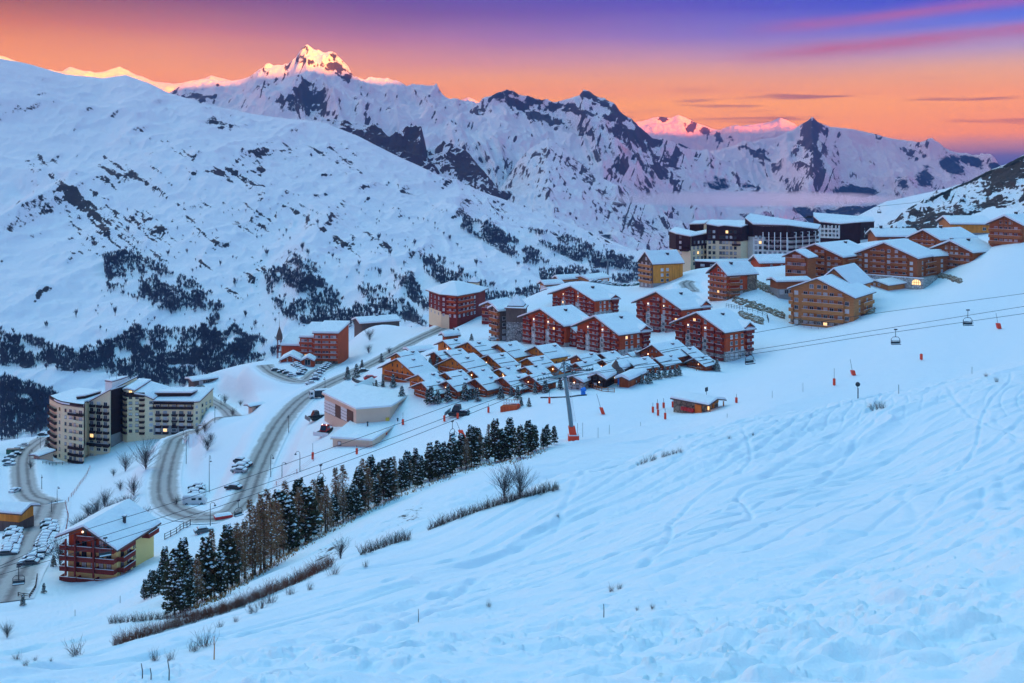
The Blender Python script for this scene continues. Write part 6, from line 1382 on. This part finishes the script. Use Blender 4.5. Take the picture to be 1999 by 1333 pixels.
# small far lift by the maroon blocks and over the right hill
t = thing('lift_station', 'far chairlift head frame standing behind the maroon blocks', 'lift pylon', P(1594,440,640)); m = MB(); m.tube([(0,0,-10),(0,0,6)], .5, 6); m.box(-6,6,-.6,.6,5.4,6.2); m.box(-7,-3,-1,1,4.6,5.4); m.box(3,7,-1,1,4.6,5.4); m.build('mast', ['dkmetal'], t)
m = MB(); m.tube([P(1400,452,640), P(1594,420,640), P(1720,402,700), P(1780,396,720), P(1900,375,700)], .10, 4); tag(m.build('lift_rope', ['dkmetal']), 'thin far lift rope crossing behind the maroon blocks', 'rope')
for (px, py, Y, lb) in ((1717,403,698,'tiny far lift chair over the snow gap left of the rocky hill'),(1572,424,640,'tiny far lift chair behind the maroon blocks')): dup(proto, P(px,py,Y), .2, lb, 1.4)
t = thing('lift_pylon', 'far grey lift pylon beyond the far car park', 'lift pylon', P(1187,543,620)); m = MB(); m.tube([(0,0,-6),(0,0,11)], .7, 8, 0, .5); m.build('mast', ['metal'], t); m = MB(); m.box(-4,4,-.4,.4,10.6,11.6); m.box(-4.5,-2.5,-1,1,10,10.6); m.box(2.5,4.5,-1,1,10,10.6); m.build('crossarm', ['metal'], t)

# ------------------------------------------------------------------ piste furniture
def pole(px, py, h, pad, label, y0=150, tilt=0.0, cat='pole', w=3.2, group=None, mat='signal'):
    p = at(px, py, y0); kk = p.y/F; t = thing('padded_pole' if pad else 'marker_pole', label, cat, p, 0, group); e = Vector((-tilt*h*kk, 0, h*kk))
    m = MB(); m.tube([(0,0,-.6), e], .05 if pad else .04, 6); m.build('pole', ['dkmetal'], t)
    if pad:
        m = MB(); f = pad/h; d = e*f; r = w*kk; m.hexa([(-r,-r,.15),(r,-r,.15),(r,r,.15),(-r,r,.15),(d.x-r,-r,d.z),(d.x+r,-r,d.z),(d.x+r,r,d.z),(d.x-r,r,d.z)]); m.build('crash_pad', [mat], t)
    return t
OP = [(868,823,18,12),(894,818,17,12),(954,806,18,11),(1012,798,16,10),(1073,788,22,12),(787,830,24,11),(754,849,14,11),(721,872,16,13),(697,887,18,12),(611,897,32,14),(1275,806,20,12),(1284,799,20,12),(1285,812,20,12),(1296,797,20,11),(1299,819,20,13),(1314,796,20,12),(1438,787,18,11),(1629,753,34,14),(1799,703,13,12)]
for i, (px, py, h, pad) in enumerate(sorted(OP)): pole(px, py, h, pad, 'slim pole in a bright orange pad on the piste, %s from the left' % nth(i), group='orange padded piste poles', w=2.1)
for (px, py, h, pad, tl, w, lb) in ((1178,809,40,13,.32,3.6,'snow gun pole with square orange pad right of the lift pylon'),(1667,733,32,10,.22,3.6,'tilted snow gun pole with orange pad in the middle of the right piste'),(1951,642,31,11,.2,3.4,'tilted snow gun pole with orange pad at far right'),(909,862,38,22,.45,4.2,'steeply leaning snow gun pole with big orange pad above the pines')): pole(px, py, h, pad, lb, 150, tl, 'snow gun pole', w)
for i, (px, py, h) in enumerate([(1676,803,20),(1508,777,14),(1568,765,18),(1755,772,18),(1332,808,12),(1420,815,8),(1128,850,24),(1138,853,28),(1168,855,20),(1190,848,18),(1085,862,26),(1251,832,8),(1898,730,14),(235,1178,14),(147,1203,12)]): pole(px, py, h, 0, 'thin dark marker stick in the piste snow, %s of the bare ones listed left to right' % nth(i) if 0 else 'thin dark marker stick standing bare in the piste snow', group='bare marker sticks')
p = at(1675,803,150); t = thing('piste_sign', 'small round dark sign on a stick on the right piste', 'sign', p); m = MB(); m.tube([(0,0,-.3),(0,0,2)], .05, 6); m.build('pole', ['dkmetal'], t); m = MB(); m.tube([(0,-.04,2.1),(0,.04,2.1)], .35, 12); m.build('disc', ['dkmetal'], t)
# street lamps
LP = [(364,906,68),(411,1029,48),(409,961,72),(82,956,30),(112,981,30),(59,906,28),(79,876,26),(101,1000,24),(73,1100,38),(37,1134,38),(529,931,44),(564,845,34),(635,762,26),(586,921,40),(551,931,28),(391,775,24),(432,792,22),(420,825,32),(878,642,16),(503,705,14)]
for i, (px, py, h) in enumerate(sorted(LP)):
    p = at(px, py, 140); kk = h*p.y/F; t = thing('street_lamp', 'slim dark street lamp with a curved arm, %s from the left along the roads' % nth(i), 'street lamp', p, (i*1.3) % 6.28, 'street lamps'); m = MB(); m.tube([(0,0,-.5),(0,0,kk*.86)], .11, 6, 0, .07); m.tube([(0,0,kk*.84),(.05,0,kk*.95),(.4,0,kk),(.9,0,kk*.97),(1.1,0,kk*.9)], .06, 5); m.build('post', ['dkmetal'], t)
    m = MB(); m.cone((1.1,0,kk*.84), .32, .35, 8, 0, .1); m.build('lamp_head', ['dkmetal'], t)
# fences
MT['net'] = plain('net_mesh', (0.50,0.22,0.20), 0.8, 0.1)
def fence(name, label, pts, y0, h, mat, rails=2, step=2.2, rr_=.07):
    V = []
    for i in range(len(pts)-1):
        a, b = at(*pts[i], y0), at(*pts[i+1], y0); n = max(1, int((b-a).length/step)); V += [a+(b-a)*(q/n) for q in range(n)]
    V.append(at(*pts[-1], y0)); V = [Vector((v.x, v.y, float(ground_z(v.x, v.y)))) for v in V]; o = thing(name, label, 'fence', V[0])
    m = MB()
    for v in V: q = v-V[0]; m.tube([q+Vector((0,0,-.4)), q+Vector((0,0,h))], .09, 5)
    m.build('fence_posts' if 0 else 'post_row', [mat], o); m = MB()
    for r_ in range(rails): m.tube([v-V[0]+Vector((0,0,h*(.9-.4*r_))) for v in V], rr_, 4)
    m.build('rail', [mat], o)
fence('timber_fence', 'dark timber fence running uphill from the right end of the yellow and red chalet', [(322,1054),(345,1042),(372,1026)], 190, 1.5, 'dark', 3)
fence('timber_fence', 'low dark fence curving round the foot of the cream apartment block', [(84,905),(110,908),(135,906),(160,898),(190,884)], 300, 1.1, 'dark')
fence('timber_fence', 'railing along the snow path above the rightmost red block', [(1418,600),(1450,606),(1480,612),(1498,620),(1501,630)], 330, 1.6, 'dkmetal')
fence('timber_fence', 'dark fence before the left end of the chalets beside the red car', [(688,742),(705,750),(730,757),(748,752)], 250, 1.3, 'dark', 3)
fence('timber_fence', 'snow topped terrace railing of the restaurant below the blue flag', [(1150,756),(1175,764),(1200,766)], 240, 1.2, 'brown', 3, 1.5)
fence('timber_fence', 'railing round the small trees at the right end of the chalets', [(1360,724),(1385,722),(1404,724)], 260, 1.2, 'brown', 2, 1.5)
fence('safety_net', 'sagging orange safety net beside the lower road', [(128,1045),(134,1010),(128,985),(140,970),(158,945),(176,915)], 200, 1.3, 'net', 3, 5, .02)
fence('safety_net', 'faint red safety net along the main road above the ropes', [(505,972),(540,948),(580,925),(612,900)], 200, 1.2, 'net', 3, 5, .02)
fence('guard_wall', 'dark kerb wall beside the chair at lower left', [(36,1165),(58,1168),(70,1150),(73,1128)], 150, .9, 'dark', 2, 1.5)
# banks of boulders
def bank(label, pts, wpx, y0, seed):
    r = random.Random(seed); a = at(*pts[0], y0); m = MB(); o = tag(put('boulder_bank', bpy.data.meshes.new('x'), None, a), label, 'stone bank')
    for i in range(150):
        x, y = along(pts, r.random()); p = at(x, y+r.uniform(-.5,.5)*wpx, y0)-a; q = r.uniform(.45,1.1); b = len(m.v)
        for z in (-.5, .25, .7):
            for k_ in range(6): an = k_*1.047+r.random()*.5; w = q*(1.1 if z < .6 else .55)*r.uniform(.75,1.15); m.v.append((p.x+w*math.cos(an), p.y+w*math.sin(an), p.z+z*q))
        for l in range(2):
            for k_ in range(6): k2 = (k_+1) % 6; m.f.append((b+l*6+k_, b+l*6+k2, b+l*6+6+k2, b+l*6+6+k_)); m.m.append(0)
        m.f.append(tuple(b+12+k_ for k_ in range(6))); m.m.append(1 if r.random() < .6 else 0)
    o.data = m.mesh('boulder_bank', ['stone_tan', 'snow'])
bank('long bank of tan boulders on the slope below the brown block', [(1434,586),(1470,596),(1500,606),(1530,617)], 12, 360, 1)
bank('short bank of boulders beside the rightmost red block', [(1444,614),(1466,620),(1488,628)], 11, 330, 2)
bank('bank of grey boulders behind the terrace of the brown block', [(1468,552),(1490,560),(1512,570)], 14, 400, 3)
bank('low stone bank at the right end of the arched lodge', [(1822,536),(1850,540),(1876,550)], 7, 400, 4)
bank('small dark boulder group under the right corner of the tan block', [(1676,606),(1695,610),(1705,606)], 8, 350, 5)
t = thing('floodlight_mast', 'short mast with a yellow box standing on the workshop roof', 'mast', P(757,822,288)); m = MB(); m.tube([(0,0,-1),(0,0,2.2)], .06, 5); m.build('pole', ['dkmetal'], t); m = MB(); m.box(-.5,.5,-.4,.4,.2,1.1); m.build('box', ['yel'], t)
# flag, timber deck, snow gun, people far away
t = thing('flag', 'tall blue feather flag beside the restaurant', 'flag', at(1206,755,230)); m = MB(); m.tube([(0,0,-.3),(0,0,3.8)], .04, 5); m.build('pole', ['dkmetal'], t); m = MB(); m.ext([(.05,.5),(.75,.6),(.8,2.8),(.45,3.5),(.05,3.7)], -.02, .02); m.build('cloth', ['blue'], t)
t = thing('timber_deck', 'red timber ramp deck with railings on the piste below the chalets', 'deck', at(998,800,220), -.35); m = MB(); m.hexa([(-2.6,-1.2,-.6),(2.2,-1.2,-.6),(2.2,1.4,-.6),(-2.6,1.4,-.6),(-2.6,-1.2,.9),(2.2,-1.2,1.5),(2.2,1.4,1.5),(-2.6,1.4,.9)]); m.build('deck', ['red'], t); m = MB()
for q in range(7): m.tube([(-2.5+.75*q,1.35,.8),(-2.5+.75*q,1.35,2.4)], .06, 4)
m.tube([(-2.5,1.35,2.2),(2.1,1.35,2.5)], .06, 4); m.build('railing', ['brown'], t); m = MB(); m.box(-2.5,2.1,.4,1.3,1.51,1.75); m.build('snow_cover', ['snow'], t)
t = thing('snow_gun', 'blue snow gun on a low stand right of the lift pylon', 'snow gun', at(1139,770,220), .4); m = MB(); m.tube([(-.6,0,1.2),(.6,0,1.4)], .55, 12, 0, .65); m.build('barrel', ['blue'], t); m = MB(); m.box(-.5,.5,-.4,.4,-.3,.7); m.tube([(0,0,.6),(0,0,1.2)], .12, 6); m.build('stand', ['blue'], t)
t = thing('pipe', 'dark hose pipe lying on the snow behind the lift pylon', 'pipe', at(1100,777,220)); a = Vector(t.location); m = MB(); m.tube([at(x, y, 220)-a+Vector((0,0,.15)) for x, y in ((1056,777),(1080,777),(1110,776),(1130,773),(1146,772))], .2, 6); m.build('hose', ['dkmetal'], t)
t = thing('covered_sledge', 'red sided sledge under snow at the outside of the road bend', 'sledge', at(436,1012,190), .5); m = MB(); m.hexa([(-2,-1,-.2),(2,-1,-.2),(2,1,-.2),(-2,1,-.2),(-2.2,-1.1,.9),(2.2,-1.1,.9),(2.2,1.1,.9),(-2.2,1.1,.9)]); m.build('side_boards', ['redpaint'], t); m = MB(); m.hexa([(-2.1,-1,.905),(2.1,-1,.905),(2.1,1,.905),(-2.1,1,.905),(-1.6,-.6,1.35),(1.4,-.6,1.3),(1.4,.6,1.3),(-1.6,.6,1.35)]); m.build('snow_cover', ['snow'], t)
car(at(398,1040,190), .5, 4, 'grey car parked alone on the snow below the road bend', None)
# ------------------------------------------------------------------ mist lying in the valley
def mist(cx, cy, Y, w, h, d, dens):
    me = bpy.data.meshes.new('mist'); bm = bmesh.new(); bmesh.ops.create_icosphere(bm, subdivisions=3, radius=1.0); bm.to_mesh(me); bm.free()
    o = put('mist', me, None, P(cx, cy, Y)); o.scale = (w/F*Y*.5, d, h/F*Y*.5); m, g, b = mat_new('mist'); t = g.nt; t.nodes.remove(b)
    co = obj_co(g); v = g.n('ShaderNodeVolumePrincipled'); out = [q for q in t.nodes if q.type == 'OUTPUT_MATERIAL'][0]; t.links.new(v.outputs[0], out.inputs['Volume'])
    ln = g.n('ShaderNodeVectorMath', operation='LENGTH'); t.links.new(co, ln.inputs[0])
    n = g.noise(g.mapping(co, scale=(5.0, 1.5, 1.3)), 1.0, 4, 0.6, 0.4)
    f = g.m('SUBTRACT', g.m('ADD', g.m('SUBTRACT', 1.0, ln.outputs['Value']), g.m('MULTIPLY', n, 0.9)), 0.45, clamp=True)
    t.links.new(g.m('MULTIPLY', f, dens), v.inputs['Density']); v.inputs['Color'].default_value = (.86,.92,.97,1); me.materials.append(m); o['kind'] = 'stuff'
mist(1460, 388, 3150, 640, 34, 260, 0.016)
# ------------------------------------------------------------------ the air: one even box of thin haze round camera and scene
def build_haze():
    bm = bmesh.new(); bmesh.ops.create_cube(bm, size=1.0)
    me = bpy.data.meshes.new('haze'); bm.to_mesh(me); bm.free()
    o = bpy.data.objects.new('haze', me); COL.objects.link(o)
    o.scale = (36000, 36000, HAZE_TOP+1100); o.location = (0, 0, (HAZE_TOP-1100)/2)
    m = bpy.data.materials.new('haze'); m.use_nodes = True; t = m.node_tree; t.nodes.clear()
    v = t.nodes.new('ShaderNodeVolumePrincipled'); out = t.nodes.new('ShaderNodeOutputMaterial'); t.links.new(v.outputs[0], out.inputs['Volume'])
    v.inputs['Density'].default_value = 1.4e-4; v.inputs['Color'].default_value = (0.03, 0.10, 0.24, 1)
    v.inputs['Absorption Color'].default_value = (0.730, 0.0426, 0.0428, 1); v.inputs['Anisotropy'].default_value = 0.0
    me.materials.append(m); o['kind'] = 'stuff'
build_haze()
